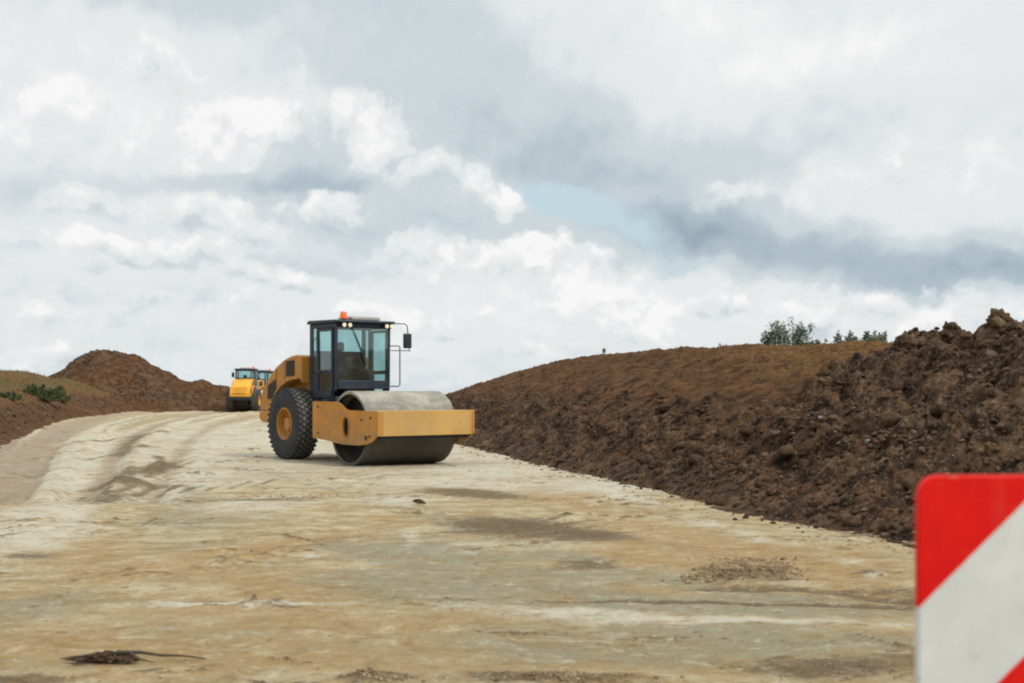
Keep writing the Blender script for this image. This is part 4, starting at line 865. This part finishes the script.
for a in [(930,175,120,42,.93,.50,.8,.85),(750,200,75,16,.80,.50,.6,.8),(50,115,100,75,.94,.66,.8,.9),(225,118,100,56,.98,.64,.6,.97),(150,70,60,30,.9,.7,.5,.8),(352,118,34,20,.90,.62,.45,.8),(385,150,34,34,.93,.60,.45,.9),(440,188,60,27,.90,.56,.5),(500,200,34,24,.93,.64,.55),
          (90,215,110,22,.84,.55,.5,.85),(215,232,80,24,.84,.46,.4,.85),(330,212,50,24,.82,.44,.3,.9),(30,262,80,22,.84,.55,.4,.85),(400,258,50,26,.84,.58,.3,.9),(140,268,90,18,.88,.50,.35,.9),(300,288,90,20,.88,.52,.3,.9),(520,268,75,34,.96,.60,.22,.95),(600,290,62,36,.97,.64,.2,.95),
          (830,308,110,26,.86,.58,.3,.9),(725,312,40,26,.88,.60,.2,.9),(970,322,80,20,.82,.6,.4,.8),(60,318,110,14,.84,.62,.4,.8),(200,318,80,14,.86,.62,.4,.8),(440,318,90,20,.90,.66,.3,.9),(660,335,70,22,.92,.70,.3,.9),(340,350,120,14,.80,.66,.5,.7),(40,352,80,14,.86,.66,.4,.8),(560,350,90,14,.82,.68,.5,.7)]:
    B = heap_cloud(B, *a)
ramp = wt.new('ShaderNodeValToRGB'); wt.put(ramp.inputs[0], B); cr = ramp.color_ramp; cr.interpolation = 'EASE'
cr.elements[0].position = .0; cr.elements[0].color = (.28, .375, .45, 1); cr.elements[1].position = 1.; cr.elements[1].color = (.93, .935, .925, 1)
for p_, c_ in ((.25, (.43, .52, .58)), (.5, (.61, .675, .71)), (.75, (.785, .815, .825))):
    e_ = cr.elements.new(p_); e_.color = (*c_, 1)
gap = total([(555,196,48,12,1.4,-.1),(600,216,34,15,1.2,-.4),(700,268,34,5,.6),(385,208,30,10,.32),(100,142,24,7,.4),(460,236,50,8,.45),(700,300,16,14,.35),(200,165,30,10,.2)])
gm = wt.m('MULTIPLY', wt.ss(wt.m('ADD', gap, wt.m('ADD', wt.m('MULTIPLY', wt.m('SUBTRACT', .5, cl), 3.4), wt.m('MULTIPLY', wt.m("SUBTRACT", .5, pf), .8))), .30, 1.25), wt.ss(B, .93, .72))
skyc = wt.mix(1.0, sky.outputs[0], (.10, .10, .10), 'MULTIPLY'); skyb = wt.mix(.8, skyc, (.60, .755, .82))
C = wt.mix(gm, ramp.outputs[0], skyb)
boost = wt.ss(el, .30, .95, 1., 1.55)
bv = wt.new('ShaderNodeCombineXYZ'); [wt.put(bv.inputs[i], wt.m('MULTIPLY', boost, 10.)) for i in range(3)]
C = wt.mix(1.0, C, bv.outputs[0], 'MULTIPLY'); wt.put(bg.inputs[0], C); bg.inputs[1].default_value = .1
w.cycles.sampling_method = 'MANUAL'; w.cycles.sample_map_resolution = 512
sun = bpy.data.lights.new('sun', 'SUN'); sun.energy = 2.2; sun.angle = R(7); sun.color = (1, .95, .87)
so = bpy.data.objects.new('sun', sun); col.objects.link(so)
sd = Vector((math.cos(SUN_EL)*math.sin(SUN_AZ), math.cos(SUN_EL)*math.cos(SUN_AZ), math.sin(SUN_EL))); so.rotation_euler = sd.to_track_quat('Z', 'Y').to_euler(); so.location = sd*60

# ------------------------------------------------------------------ camera
cam = bpy.data.cameras.new('camera'); co = bpy.data.objects.new('camera', cam); col.objects.link(co); sc.camera = co
co.location = (0, 0, CAM_H); co.rotation_euler = (R(90), 0, 0)
cam.sensor_width = 36; cam.lens = 36*F/1024; cam.shift_y = (HZ-341.5)/1024; cam.clip_start = .05; cam.clip_end = 9000
cam.dof.use_dof = True; cam.dof.focus_distance = 27; cam.dof.aperture_fstop = 3.4
sc.view_settings.view_transform = 'Standard'; sc.view_settings.look = 'None'; sc.view_settings.exposure = 0; sc.view_settings.gamma = 1
sc.render.film_transparent = False; sc.cycles.max_bounces = 6; sc.cycles.transparent_max_bounces = 16
sc.cycles.pixel_filter_type = 'BLACKMAN_HARRIS'; sc.cycles.filter_width = 2.1
sc.render.resolution_x = 1024; sc.render.resolution_y = 683
